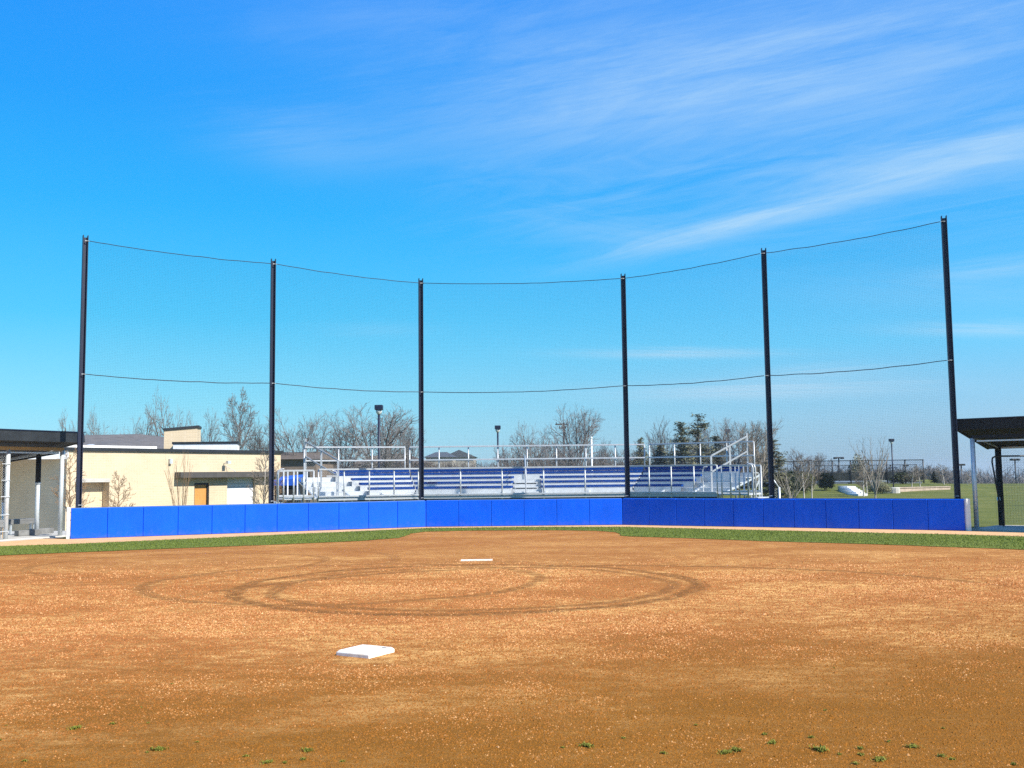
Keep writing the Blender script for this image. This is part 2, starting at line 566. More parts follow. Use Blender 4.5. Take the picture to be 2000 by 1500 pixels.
def grass_material(name, a, b_, c, stripes=False):
    m, nt, b = new_mat(name)
    P = N(nt, "ShaderNodeNewGeometry").outputs["Position"]
    big = noise_n(nt, P, 0.35, 6, 0.65)
    fine = noise_n(nt, P, 9, 5, 0.75)
    s = math_n(nt, 'ADD', math_n(nt, 'MULTIPLY', big, 0.6), math_n(nt, 'MULTIPLY', fine, 0.4))
    L(nt, ramp(nt, s, [(0.34, a), (0.5, b_), (0.66, c)]), b.inputs["Base Color"])
    b.inputs["Roughness"].default_value = 0.9
    b.inputs["Specular IOR Level"].default_value = 0.15
    bn = N(nt, "ShaderNodeBump")
    bn.inputs["Strength"].default_value = 0.7
    bn.inputs["Distance"].default_value = 0.04
    L(nt, fine, bn.inputs["Height"])
    L(nt, bn.outputs[0], b.inputs["Normal"])
    return m


M_LAWN = grass_material("lawn", (0.07, 0.085, 0.018), (0.115, 0.13, 0.026), (0.185, 0.17, 0.055))
M_TURF = grass_material("turf", (0.09, 0.118, 0.012), (0.12, 0.15, 0.02), (0.165, 0.185, 0.045))

# ------------------------------------------------------------------ light and sky
SUN_AZ = Vector((0.849, -0.528)).normalized()
SUN_EL = R(40)
sd = bpy.data.lights.new("sun", 'SUN')
sd.energy = 4.2
sd.angle = R(0.53)
sd.color = (1.0, 0.95, 0.86)
so = bpy.data.objects.new("sun", sd)
COL.objects.link(so)
sdir = Vector((SUN_AZ.x * math.cos(SUN_EL), SUN_AZ.y * math.cos(SUN_EL), math.sin(SUN_EL)))
so.rotation_euler = sdir.to_track_quat('Z', 'Y').to_euler()
so.location = (30, -15, 30)

w = bpy.data.worlds.new("World")
sc.world = w
w.use_nodes = True
nt = w.node_tree
bg = nt.nodes["Background"]
sky = nt.nodes.new("ShaderNodeTexSky")
sky.sky_type = 'NISHITA'
sky.sun_disc = False
sky.sun_elevation = SUN_EL
sky.sun_rotation = math.atan2(SUN_AZ.x, SUN_AZ.y)
sky.air_density = 1.0
sky.dust_density = 0.55
sky.ozone_density = 2.0
hs = nt.nodes.new("ShaderNodeHueSaturation")
hs.inputs["Saturation"].default_value = 1.28
hs.inputs["Hue"].default_value = 0.495
hs.inputs["Value"].default_value = 1.0
L(nt, sky.outputs[0], hs.inputs["Color"])
gen = nt.nodes.new("ShaderNodeTexCoord").outputs["Generated"]
nrm = nt.nodes.new("ShaderNodeVectorMath")
nrm.operation = 'NORMALIZE'
L(nt, gen, nrm.inputs[0])
sp = nt.nodes.new("ShaderNodeSeparateXYZ")
L(nt, nrm.outputs[0], sp.inputs[0])
zz = math_n(nt, 'MAXIMUM', sp.outputs[2], 0.02)
pu = math_n(nt, 'DIVIDE', sp.outputs[0], zz)      # coordinates on a flat cirrus layer overhead
pv = math_n(nt, 'DIVIDE', sp.outputs[1], zz)


def cirrus_uv(ang):
    ca, sa = math.cos(ang), math.sin(ang)
    a = math_n(nt, 'ADD', math_n(nt, 'MULTIPLY', pu, ca), math_n(nt, 'MULTIPLY', pv, sa))
    c = math_n(nt, 'ADD', math_n(nt, 'MULTIPLY', pu, -sa), math_n(nt, 'MULTIPLY', pv, ca))
    return a, c


def comb(a, c):
    n = nt.nodes.new("ShaderNodeCombineXYZ")
    L(nt, a, n.inputs[0])
    L(nt, c, n.inputs[1])
    return n.outputs[0]


def gauss(a, c, a0, c0, sa, sc_):
    p = math_n(nt, 'MULTIPLY', math_n(nt, 'SUBTRACT', a, a0), 1 / sa)
    q = math_n(nt, 'MULTIPLY', math_n(nt, 'SUBTRACT', c, c0), 1 / sc_)
    d = math_n(nt, 'ADD', math_n(nt, 'MULTIPLY', p, p), math_n(nt, 'MULTIPLY', q, q))
    return math_n(nt, 'POWER', 2.718, math_n(nt, 'MULTIPLY', d, -1.0))


def plan(px, py):
    d = ray(px, py).normalized()
    return d.x / d.z, d.y / d.z


cloud = None


def streak(p0, p1, width, strength, nscale=1.0, rough=0.6):
    """a wisp lying on the cirrus layer from p0 to p1"""
    global cloud
    (x0, y0), (x1, y1) = plan(*p0), plan(*p1)
    ang = math.atan2(y1 - y0, x1 - x0)
    ln = math.hypot(x1 - x0, y1 - y0)
    ca, sa = math.cos(ang), math.sin(ang)
    mx, my = (x0 + x1) / 2, (y0 + y1) / 2
    a0, c0 = mx * ca + my * sa, -mx * sa + my * ca
    a, c = cirrus_uv(ang)
    nz = noise_n(nt, comb(math_n(nt, 'MULTIPLY', a, nscale * 0.8), math_n(nt, 'MULTIPLY', c, nscale * 4.5)), 1.6, 7, rough, 0.5)
    c_w = math_n(nt, 'ADD', c, math_n(nt, 'MULTIPLY', math_n(nt, 'SUBTRACT', nz, 0.5), width * 1.6))
    g = gauss(a, c_w, a0, c0, ln * 0.55, width)
    t = ramp(nt, nz, [(0.30, (0, 0, 0)), (0.68, (1, 1, 1))])
    g = math_n(nt, 'MULTIPLY', math_n(nt, 'MULTIPLY', g, math_n(nt, 'ADD', math_n(nt, 'MULTIPLY', t, 0.75), 0.25)), strength)
    cloud = g if cloud is None else math_n(nt, 'ADD', cloud, g, clamp=True)


streak((1225, 497), (1830, 335), 0.15, 0.64, 1.1, 0.72)
streak((1480, 430), (2250, 200), 0.42, 0.22, 0.9, 0.75)
streak((1700, 330), (2300, 230), 0.25, 0.30, 1.3, 0.75)
streak((1000, 415), (1330, 475), 0.26, 0.22, 1.2, 0.75)
streak((820, 260), (1650, 120), 0.42, 0.28, 1.3, 0.78)
streak((1150, 250), (2100, 60), 0.40, 0.36, 1.1, 0.78)
streak((430, 60), (1150, 20), 0.24, 0.10, 1.2, 0.78)
streak((1150, 690), (1480, 692), 0.32, 0.75, 0.6, 0.7)
streak((1230, 770), (1750, 760), 1.5, 0.75, 0.25, 0.7)
streak((1500, 735), (1720, 715), 0.6, 0.45, 0.4, 0.7)
streak((1780, 640), (2080, 650), 0.32, 0.6, 0.7, 0.7)
streak((1850, 540), (2150, 500), 0.24, 0.45, 0.9, 0.75)
streak((1600, 560), (2100, 590), 0.55, 0.16, 0.7, 0.75)
streak((640, 650), (820, 640), 0.35, 0.14, 0.8, 0.7)
streak((480, 300), (760, 270), 0.30, 0.22, 1.2, 0.78)
# a thin broad veil of cirrus over the right half of the sky
va, vc = cirrus_uv(math.atan2(-0.62, 0.78))
vn = noise_n(nt, comb(math_n(nt, 'MULTIPLY', va, 0.9), math_n(nt, 'MULTIPLY', vc, 2.3)), 1.25, 9, 0.66, 1.2)
vb = noise_n(nt, comb(pu, pv), 0.9, 3, 0.5, 0.3)
vm = nt.nodes.new("ShaderNodeMapRange")
vm.interpolation_type = 'SMOOTHSTEP'
L(nt, math_n(nt, 'ADD', math_n(nt, 'MULTIPLY', pu, 0.55), math_n(nt, 'MULTIPLY', math_n(nt, 'SUBTRACT', vb, 0.5), 1.2)), vm.inputs[0])
vm.inputs[1].default_value, vm.inputs[2].default_value = -0.45, 0.35
ve = nt.nodes.new("ShaderNodeMapRange")
ve.interpolation_type = 'SMOOTHSTEP'
L(nt, sp.outputs[2], ve.inputs[0])
ve.inputs[1].default_value, ve.inputs[2].default_value = 0.16, 0.27
vt = ramp(nt, vn, [(0.40, (0, 0, 0)), (0.72, (1, 1, 1))])
veil = math_n(nt, 'MULTIPLY', math_n(nt, 'MULTIPLY', vt, vm.outputs[0]), math_n(nt, 'MULTIPLY', ve.outputs[0], 0.24))
cloud = math_n(nt, 'ADD', cloud, veil, clamp=True)
# the deep winter blue of the day: the physical sky graded by height, cleaner on the left, hazier on the right
elev = math_n(nt, 'MAXIMUM', sp.outputs[2], 0.0)
EXPO = 0.95
K_ = 1.0 / (0.105 * 2 ** EXPO)


def lin(c):
    return tuple((((v / 255 + 0.055) / 1.055) ** 2.4 if v > 10 else v / 255 / 12.92) * K_ for v in c)


def lin1(c):
    m_ = max(lin(c))
    return tuple(v / 10.0 for v in lin(c))


left_ = ramp(nt, elev, [(0.0, lin1((175, 236, 255))), (0.07, lin1((132, 224, 255))), (0.15, lin1((72, 202, 255))), (0.25, lin1((36, 180, 255))), (0.34, lin1((28, 162, 255))), (0.46, lin1((34, 146, 255))), (0.62, lin1((90, 150, 232))), (1.0, lin1((130, 170, 230)))])
right_ = ramp(nt, elev, [(0.0, lin1((152, 184, 208))), (0.05, lin1((148, 202, 236))), (0.12, lin1((104, 206, 255))), (0.22, lin1((56, 182, 255))), (0.33, lin1((56, 166, 255))), (0.46, lin1((66, 154, 252))), (0.62, lin1((90, 150, 232))), (1.0, lin1((130, 170, 230)))])
azr = nt.nodes.new("ShaderNodeMapRange")
azr.interpolation_type = 'SMOOTHSTEP'
L(nt, math_n(nt, 'DIVIDE', sp.outputs[0], math_n(nt, 'MAXIMUM', sp.outputs[1], 0.3)), azr.inputs[0])
azr.inputs[1].default_value, azr.inputs[2].default_value = -0.35, 0.45
grad = mixc(nt, azr.outputs[0], left_, right_)
gx10 = mixc(nt, 1.0, grad, (10.0, 10.0, 10.0), 'MULTIPLY')
day = mixc(nt, 0.93, hs.outputs["Color"], gx10)
skyc = mixc(nt, cloud, day, (2.75, 3.85, 4.75))
# bare ground below the horizon line of the sky
L(nt, skyc, bg.inputs["Color"])
bg.inputs["Strength"].default_value = 0.105

sc.view_settings.view_transform = 'Standard'
sc.view_settings.look = 'None'
sc.view_settings.exposure = EXPO
sc.view_settings.gamma = 1.0
sc.render.film_transparent = False
sc.cycles.use_denoising = False
sc.cycles.max_bounces = 6
sc.cycles.transparent_max_bounces = 24

# ------------------------------------------------------------------ ground
def grade(lo, hi, fine_lo, fine_hi, step, grow=1.25):
    a, x = [], fine_lo
    while x < fine_hi:
        a.append(x)
        x += step
    a.append(fine_hi)
    s, x = step, fine_hi
    while x < hi:
        s *= grow
        x = min(hi, x + s)
        a.append(x)
    s, x = step, fine_lo
    while x > lo:
        s *= grow
        x = max(lo, x - s)
        a.insert(0, x)
    return a


gx, gy = grade(-1500, 1500, -40, 70, 1.25), grade(-120, 2200, 24, 110, 1.0)
g = MB()
g.v = [(x, y, terrain(x, y) - 0.02 + (0.05 * mnoise.noise((x * 0.15, y * 0.15, 3)) - 0.02) * sm(40, 55, y)) for y in gy for x in gx]
nx = len(gx)
g.f = [(j * nx + i, j * nx + i + 1, (j + 1) * nx + i + 1, (j + 1) * nx + i) for j in range(len(gy) - 1) for i in range(nx - 1)]
ground = g.build("ground", M_LAWN, smooth=True)
ground["kind"] = "structure"

W0, W1, W2, W3 = gnd(137, 1053), gnd(832, 1029.5), gnd(1216, 1025.6), gnd(1885, 1037)
WALL = [W0, W1, W2, W3]


def flat(name, pts, z, m):
    me = bpy.data.meshes.new(name)
    me.from_pydata([(p[0], p[1], z) for p in pts], [], [tuple(range(len(pts)))])
    me.materials.append(m)
    o = bpy.data.objects.new(name, me)
    COL.objects.link(o)
    o["kind"] = "structure"
    return o


def ragged(pts, step=0.25, amp=0.05, seed=0):
    out = []
    n = len(pts)
    for i in range(n):
        a, b = Vector((pts[i][0], pts[i][1], 0)), Vector((pts[(i + 1) % n][0], pts[(i + 1) % n][1], 0))
        k = max(1, int((b - a).length / step))
        for j in range(k):
            p = a.lerp(b, j / k)
            dx = mnoise.noise((p.x * 1.7, p.y * 1.7, seed)) + 0.6 * mnoise.noise((p.x * 5, p.y * 5, seed + 9))
            dy = mnoise.noise((p.x * 1.7, p.y * 1.7, seed + 20)) + 0.6 * mnoise.noise((p.x * 5, p.y * 5, seed + 29))
            out.append((p.x + dx * amp, p.y + dy * amp))
    return out


flat("infield_dirt", [(-24, -5), (26, -5), (26, 6), (22, 14.5), (12.75, 27.5), (W3.x, W3.y + 0.15), (W2.x, W2.y + 0.1), (W1.x, W1.y + 0.1),
                      (W0.x, W0.y + 0.1), (-13.2, 29.1), (-21, 13.5), (-24, 8)], 0.0, M_DIRT)
flat("outfield_grass", [(-60, -60), (60, -60), (60, -5.01), (-60, -5.01)], 0.002, M_TURF)
OUT = [gnd(*p) for p in ((2250, 1061), (2000, 1048.5), (1850, 1044), (1700, 1041), (1480, 1035.8), (1300, 1031.5), (1216, 1029.5), (1020, 1030),
                         (832, 1032), (700, 1038), (500, 1047), (300, 1056), (137, 1063), (0, 1067.5), (-250, 1077))]
INN = [gnd(*p) for p in ((-250, 1097), (0, 1085.5), (150, 1079), (300, 1073), (500, 1065.5), (700, 1057), (778, 1051), (793, 1047), (802, 1042.5),
                         (830, 1038.8), (900, 1036.8), (1000, 1036), (1100, 1036), (1165, 1037), (1203, 1039.8), (1211, 1043), (1212, 1046.5), (1228, 1048),
                         (1300, 1050), (1500, 1057.5), (1700, 1063), (2000, 1074), (2250, 1085))]
track_pts = [(p.x, p.y) for p in OUT][::-1] + [(15.2, 24.3), (12.7, 27.6), (W3.x, W3.y + 0.12), (W2.x, W2.y + 0.08), (W1.x, W1.y + 0.08), (W0.x, W0.y + 0.08), (-13.15, 29.05), (-14.6, 26.0)]
flat("warning_track", track_pts, 0.004, M_TRACK)
turf_pts = ragged([(p.x, p.y) for p in INN + OUT], 0.22, 0.055, 4)
flat("turf_strip", turf_pts, 0.009, M_TURF)


def inside(x, y, poly):
    c = False
    n = len(poly)
    j = n - 1
    for i in range(n):
        xi, yi = poly[i]
        xj, yj = poly[j]
        if (yi > y) != (yj > y) and x < (xj - xi) * (y - yi) / (yj - yi) + xi:
            c = not c
        j = i
    return c


coarse = [(p.x, p.y) for p in INN + OUT]
gb = MB()
r1 = random.Random(11)
made = 0
while made < 60000:
    x, y = r1.uniform(-15, 15), r1.uniform(18.5, 32.6)
    jx, jy = x + r1.gauss(0, 0.05), y + r1.gauss(0, 0.05)
    if not inside(x, y, coarse):
        continue
    h = r1.uniform(0.015, 0.036)
    t = r1.uniform(0, 6.283)
    wv = Vector((math.cos(t), math.sin(t), 0)) * r1.uniform(0.004, 0.008)
    lean = Vector((r1.gauss(0, 0.02), r1.gauss(0, 0.02), h))
    p = Vector((jx, jy, 0.008))
    gb.add([p - wv, p + wv, p + lean], [(0, 1, 2)])
    made += 1
o = gb.build("grass", M_BLADE)
tag(o, "short green mown grass of the strip in front of the blue wall", "grass", kind="stuff")

# crumbs and clods of clay lying loose on the skin: real little lumps, smaller and thicker near the outfield edge
import numpy as np


def value_noise(x, y, seed):
    def hsh(i, j):
        h = (i * 374761393 + j * 668265263 + seed * 974711) & 0xFFFFFFFF
        h = ((h ^ (h >> 13)) * 1274126177) & 0xFFFFFFFF
        return ((h ^ (h >> 16)) & 0xFFFF) / 65535.0
    i, j = np.floor(x).astype(np.int64), np.floor(y).astype(np.int64)
    u, v = x - i, y - j
    u, v = u * u * (3 - 2 * u), v * v * (3 - 2 * v)
    return (hsh(i, j) * (1 - u) + hsh(i + 1, j) * u) * (1 - v) + (hsh(i, j + 1) * (1 - u) + hsh(i + 1, j + 1) * u) * v


def fractal(x, y, seed, o=4):
    t, a_, n_ = 0, 1.0, 0
    for k in range(o):
        t = t + a_ * value_noise(x * 2 ** k + 17 * k, y * 2 ** k - 9 * k, seed + k)
        n_ += a_
        a_ *= 0.6
    return t / n_


RINGS = ((-0.72, 15.65, 3.38), (-0.62, 15.55, 2.92), (-2.65, 16.4, 3.05), (1.25, 12.4, 6.15))
rs = np.random.RandomState(4)


def clods(n, name, label, mat, dmin, dmax, smin, smax, thr, soft, seed):
    D = rs.uniform(dmin, dmax, n)
    X = rs.uniform(-0.56, 0.56, n) * (D + 0.6)
    p_ = fractal(X * 0.55, D * 0.8, 3) * 0.55 + fractal(X * 2.6, D * 3.4, 11) * 0.45
    front = np.clip((D - 0.28 * X + 3.0 * (p_ - 0.5) - 6.2) / 3.2, 0.0, 1.0)
    keep = rs.uniform(0, 1, n) < np.clip((p_ - thr) / soft, 0.04, 1.0) * (1.0 if name != "gravel" else (0.22 + 0.78 * front))
    for (cx, cy, r_) in RINGS:
        q = np.abs(np.hypot(X - cx, D - cy) - r_)
        keep &= ~((q < 0.15) & (rs.uniform(0, 1, n) < 0.85) & ((r_ < 5) | (D > 15)))
    keep &= ~((np.abs(X + 1.35) < 0.27) & (np.abs(D - 9.4) < 0.27))
    keep &= rs.uniform(0, 1, n) > np.clip((D - 12.5) / (dmax - 12.5), 0, 1) ** 1.3
    X, D = X[keep], D[keep]
    m_ = len(X)
    sz = rs.uniform(smin, smax, m_) * (0.55 + 0.055 * D) * np.where(rs.uniform(0, 1, m_) < 0.03, 1.7, 1.0)
    an = rs.uniform(0, 6.283, m_)
    v = np.zeros((m_, 5, 3))
    for k in range(4):
        t = an + k * 1.5708 + rs.uniform(-.5, .5, m_)
        rr_ = sz * rs.uniform(.6, 1.25, m_)
        v[:, k, 0], v[:, k, 1], v[:, k, 2] = X + rr_ * np.cos(t), D + rr_ * np.sin(t), -0.0006
    v[:, 4, 0], v[:, 4, 1], v[:, 4, 2] = X + sz * rs.uniform(-.4, .4, m_), D + sz * rs.uniform(-.4, .4, m_), sz * rs.uniform(.45, 1.05, m_)
    base_ = (np.arange(m_) * 5)[:, None]
    f = np.concatenate([base_ + np.array([[0, 1, 4]]), base_ + np.array([[1, 2, 4]]), base_ + np.array([[2, 3, 4]]), base_ + np.array([[3, 0, 4]])], axis=1).reshape(-1)
    me = bpy.data.meshes.new(name)
    me.vertices.add(m_ * 5)
    me.vertices.foreach_set("co", v.reshape(-1))
    me.loops.add(len(f))
    me.loops.foreach_set("vertex_index", f.astype(np.int32))
    nf = len(f) // 3
    me.polygons.add(nf)
    me.polygons.foreach_set("loop_start", (np.arange(nf) * 3).astype(np.int32))
    me.polygons.foreach_set("loop_total", np.full(nf, 3, dtype=np.int32))
    me.materials.append(mat)
    me.update(calc_edges=True)
    o_ = bpy.data.objects.new(name, me)
    COL.objects.link(o_)
    tag(o_, label, "gravel" if name == "gravel" else "dirt", kind="stuff")


clods(300000, "gravel", "pale dry crumbs of clay scattered over the infield dirt", M_CLOD, 5.3, 21.0, 0.0040, 0.0095, 0.475, 0.18, 1)
clods(300000, "loose_dirt", "small rust brown clods of loose clay over the infield", M_CLODRUST, 5.3, 20.0, 0.0045, 0.0105, 0.10, 0.5, 2)

# weed tufts in the foreground
def weed_mesh(seed, wid, n):
    rr = random.Random(seed)
    mb = MB()
    for i in range(n):
        a, q = rr.uniform(0, 6.283), abs(rr.gauss(0, 0.55)) * wid
        c = Vector((math.cos(a) * q * 1.25, math.sin(a) * q, 0))
        h = rr.uniform(0.010, 0.032)
        t = rr.uniform(0, 6.283)
        out = Vector((math.cos(t), math.sin(t), 0)) * rr.uniform(0.01, 0.03)
        side = Vector((-math.sin(t), math.cos(t), 0)) * rr.uniform(0.0018, 0.004)
        m_ = c + out * 0.5 + Vector((0, 0, h))
        e = c + out + Vector((0, 0, h * 0.7))
        mb.add([c - side, c + side, m_ + side, m_ - side, e], [(0, 1, 2, 3), (3, 2, 4)])
    return mb


WEEDS = [(12, 1418, .5, 0), (148, 1423, 1.1, 1), (221, 1415, .9, 0), (288, 1413, .4, 0), (310, 1465, 1.2, 1), (288, 1470, .5, 0), (48, 1487, .7, 0), (336, 1336, .5, 0),
         (275, 1382, .5, 0), (600, 1467, 1.0, 1), (480, 1478, .8, 0), (523, 1490, .9, 1), (556, 1491, .7, 0), (592, 1484, .8, 0), (668, 1488, .7, 0), (290, 1412, .4, 0), (1360, 1417, .6, 0), (1145, 1458, 1.2, 1),
         (1100, 1461, .6, 0), (1218, 1442, .6, 0), (1296, 1472, .9, 0), (1418, 1471, 1.1, 1), (1438, 1466, 1.1, 1), (1494, 1435, .8, 0), (1508, 1452, 1.0, 1), (1585, 1441, .8, 0),
         (1603, 1466, 1.5, 1), (1680, 1463, .9, 0), (1735, 1449, .7, 0), (1783, 1460, 1.1, 1), (1718, 1485, 1.2, 1), (1682, 1475, .8, 0), (1672, 1493, .9, 0), (1840, 1478, 1.0, 0),
         (1858, 1484, .9, 0), (1612, 1388, .6, 0), (1630, 1305, .5, 0), (1842, 1423, .5, 0), (1980, 1494, .8, 0), (385, 1450, .5, 0), (0, 1446, .6, 0), (1640, 1474, .6, 0)]
wm = [weed_mesh(1, 0.022, 46), weed_mesh(2, 0.034, 120), weed_mesh(3, 0.026, 60), weed_mesh(4, 0.036, 130)]
wme = [q.build("weed_tuft", M_WEED) for q in wm]
for q in wme:
    bpy.data.objects.remove(q)
wdata = [me for me in bpy.data.meshes if me.name.startswith("weed_tuft")]
named = {26: "broadest bright green weed tuft in the foreground dirt", 17: "bright weed tuft standing alone in the middle of the front dirt",
         9: "weed tuft in the front dirt below the white base", 36: "single dark weed high in the right half of the dirt",
         7: "small faint weed nearest the camera side of the base, left half", 0: "weed tuft cut close to the left edge of the dirt",
         38: "weed tuft in the lower right corner of the dirt"}
for i, (px, py, k, big) in enumerate(WEEDS):
    p = gnd(px, py)
    o = bpy.data.objects.new("weed_tuft", wdata[(i % 2) * 2 + big])
    COL.objects.link(o)
    o.location = (p.x, p.y, 0.001)
    o.rotation_euler.z = rnd.uniform(0, 6)
    o.scale = (k * 0.9, k * 0.7, k * 0.5)
    tag(o, named.get(i, "green weed tuft growing out of the brown front dirt" if big else "small thin weed sprouting out of the brown front dirt"), "weed",
        "weed tufts sprouting in the infield dirt")

# ------------------------------------------------------------------ base and pitching plate
c = gnd(714, 1277)
mb = MB()
M45 = Matrix.Rotation(R(-30.5), 3, 'Z')
hs_, ht = 0.191, 0.050
top = [(-1, -1), (1, -1), (1, 1), (-1, 1)]
vs = [c + M45 @ Vector((x * hs_, y * hs_, -0.005)) for x, y in top]
vs += [c + M45 @ Vector((x * hs_, y * hs_, ht * 0.62)) for x, y in top]
vs += [c + M45 @ Vector((x * (hs_ - 0.022), y * (hs_ - 0.022), ht)) for x, y in top]
mb.add(vs, [(0, 1, 5, 4), (1, 2, 6, 5), (2, 3, 7, 6), (3, 0, 4, 7), (4, 5, 9, 8), (5, 6, 10, 9), (6, 7, 11, 10), (7, 4, 8, 11), (8, 9, 10, 11), (3, 2, 1, 0)])
base = thing("base", "square white rubber base lying on the infield dirt", "base", c)
mb.build("cushion", M_BASE, base, bevel=0.006)
mb = MB()
mb.box(c + M45 @ Vector((0.135, 0.105, ht + 0.001)), (0.05, 0.022, 0.003), M=M45)
mb.build("vent", M_BENCH, base)
pl = gnd(931, 1095)
mb = MB()
mb.box(pl + Vector((0, 0, 0.008)), (0.61, 0.152, 0.026), rz=R(1.5))
tag(mb.build("pitching_plate", M_BASE, bevel=0.004), "narrow white pitching plate set flat in the dirt circle", "pitching plate")

# ------------------------------------------------------------------ padded wall
def plan_hit(px, A, B, back=0.0):
    """where the view towards column px meets the vertical plane through A and B (moved back)"""
    d = ray(px, 925)
    A, B = Vector((A[0], A[1], 0)), Vector((B[0], B[1], 0))
    e = (B - A).normalized()
    n = Vector((-e.y, e.x, 0))
    if n.y < 0:
        n = -n
    A = A + n * back
    t = (A.x * n.x + A.y * n.y) / (d.x * n.x + d.y * n.y)
    return Vector((d.x * t, d.y * t, 0))


wall = thing("padded_wall", "low wall behind home plate covered in royal blue vinyl pads", "padded wall", (W1.x, W1.y, 0))
WT = 0.845
rp = random.Random(5)
for (A, B, n) in ((W0, W1, 11), (W1, W2, 6), (W2, W3, 11)):
    e = (B - A).normalized()
    nrm_ = Vector((-e.y, e.x, 0))
    ln = (B - A).length
    for i in range(n):
        a, b = A + e * (ln * i / n + 0.004), A + e * (ln * (i + 1) / n - 0.004)
        mid = (a + b) / 2 + nrm_ * 0.055
        mb = MB()
        M = Matrix.Rotation(math.atan2(e.y, e.x) + R(rp.uniform(-0.25, 0.25)), 3, 'Z') @ Matrix.Rotation(R(rp.uniform(-0.35, 0.35)), 3, 'X')
        mb.box(mid + Vector((0, 0, WT / 2 + 0.005)), ((b - a).length, 0.10, WT - 0.01 + rp.uniform(-.006, .004)), M=M)
        mb.build("pad", M_PAD, wall, bevel=0.014, seg=3)
    mb = MB()
    q0, q1 = A + nrm_ * 0.135 + e * 0.01, B + nrm_ * 0.135 - e * 0.01
    mb.bar(Vector((q0.x, q0.y, WT / 2 + 0.012)), Vector((q1.x, q1.y, WT / 2 + 0.012)), 0.05, WT + 0.012)
    mb.build("backing_board", M_PADBACK, wall)
e3 = (W3 - W2).normalized()
n3 = Vector((-e3.y, e3.x, 0))
mb = MB()
pp = W3 + e3 * 0.065 + n3 * 0.07
mb.box((pp.x, pp.y, 0.43), (0.11, 0.16, 0.86), rz=R(8))
mb.build("end_post", M_WHITE, wall, bevel=0.008)["label"] = "white end post"
e1 = (W1 - W0).normalized()
n1 = Vector((-e1.y, e1.x, 0))
mb = MB()
pp = W0 - e1 * 0.06 + n1 * 0.09
mb.box((pp.x, pp.y, 0.44), (0.09, 0.14, 0.88), rz=math.atan2(e1.y, e1.x))
mb.build("end_post", M_GALV, wall, bevel=0.008)["label"] = "grey steel end post"

# ------------------------------------------------------------------ net poles and netting
PX = [(160, 155, 988, 460, 168, 731), (531, 530, 980, 506, 531, 749), (824, 823, 975, 544, 825, 766),
      (1221, 1225, 971, 535, 1216, 754), (1500, 1506, 970, 485, 1491, 734), (1857, 1868, 970, 422, 1841, 704)]
POLE = []
for i, (pm, pb, yb, yt, pt, ym) in enumerate(PX):
    A, B = (W0, W1) if pb < 830 else ((W1, W2) if pb < 1216 else (W2, W3))
    p = plan_hit(pb, A, B, 0.32)
    top = at(pt, yt, p.y)
    midz = at(pm, ym, p.y).z
    POLE.append((p, top.z, midz))
plabels = ["tall dark steel net pole at the far left, beside the shaded dugout", "tall dark steel net pole in front of the white rolling door",
           "tall dark steel net pole left of the bleacher middle, the shortest in view", "tall dark steel net pole where bright blue pads turn dark",
           "tall dark steel net pole right of the bleachers, before the pine", "tallest dark net pole, touching the right dugout roof corner"]
for i, (p, zt, zm) in enumerate(POLE):
    t = thing("net_pole", plabels[i], "net pole", (p.x, p.y, 0), "poles holding up the backstop net")
    ang = math.atan2(-p.x, p.y) + R(8)
    M = Matrix.Rotation(ang, 3, 'Z')
    mb = MB()
    z0 = terrain(p.x, p.y) - 0.3
    h = zt - z0
    zc = (zt + z0) / 2
    for sx in (-1, 1):
        mb.box(p + M @ Vector((sx * 0.062, 0, 0)) + Vector((0, 0, zc)), (0.022, 0.15, h), M=M)
    mb.box(p + Vector((0, 0, zc - 0.03)), (0.101, 0.018, h - 0.06), M=M)
    mb.build("shaft", M_POLE, t, bevel=0.003, seg=1)
    for z in (zt - 0.17, zm, 0.93):
        mb = MB()
        mb.box(p + M @ Vector((0.0, -0.085, 0)) + Vector((0, 0, z)), (0.045, 0.018, 0.03), M=M)
        sgn = 1 if i < 3 else -1
        mb.tube([p + M @ Vector((sgn * 0.02, -0.095, 0)) + Vector((0, 0, z)), p + M @ Vector((sgn * 0.1, -0.10, 0)) + Vector((0, 0, z - 0.01))], 0.01, 6)
        mb.build("clamp", M_RAILDARK, t)

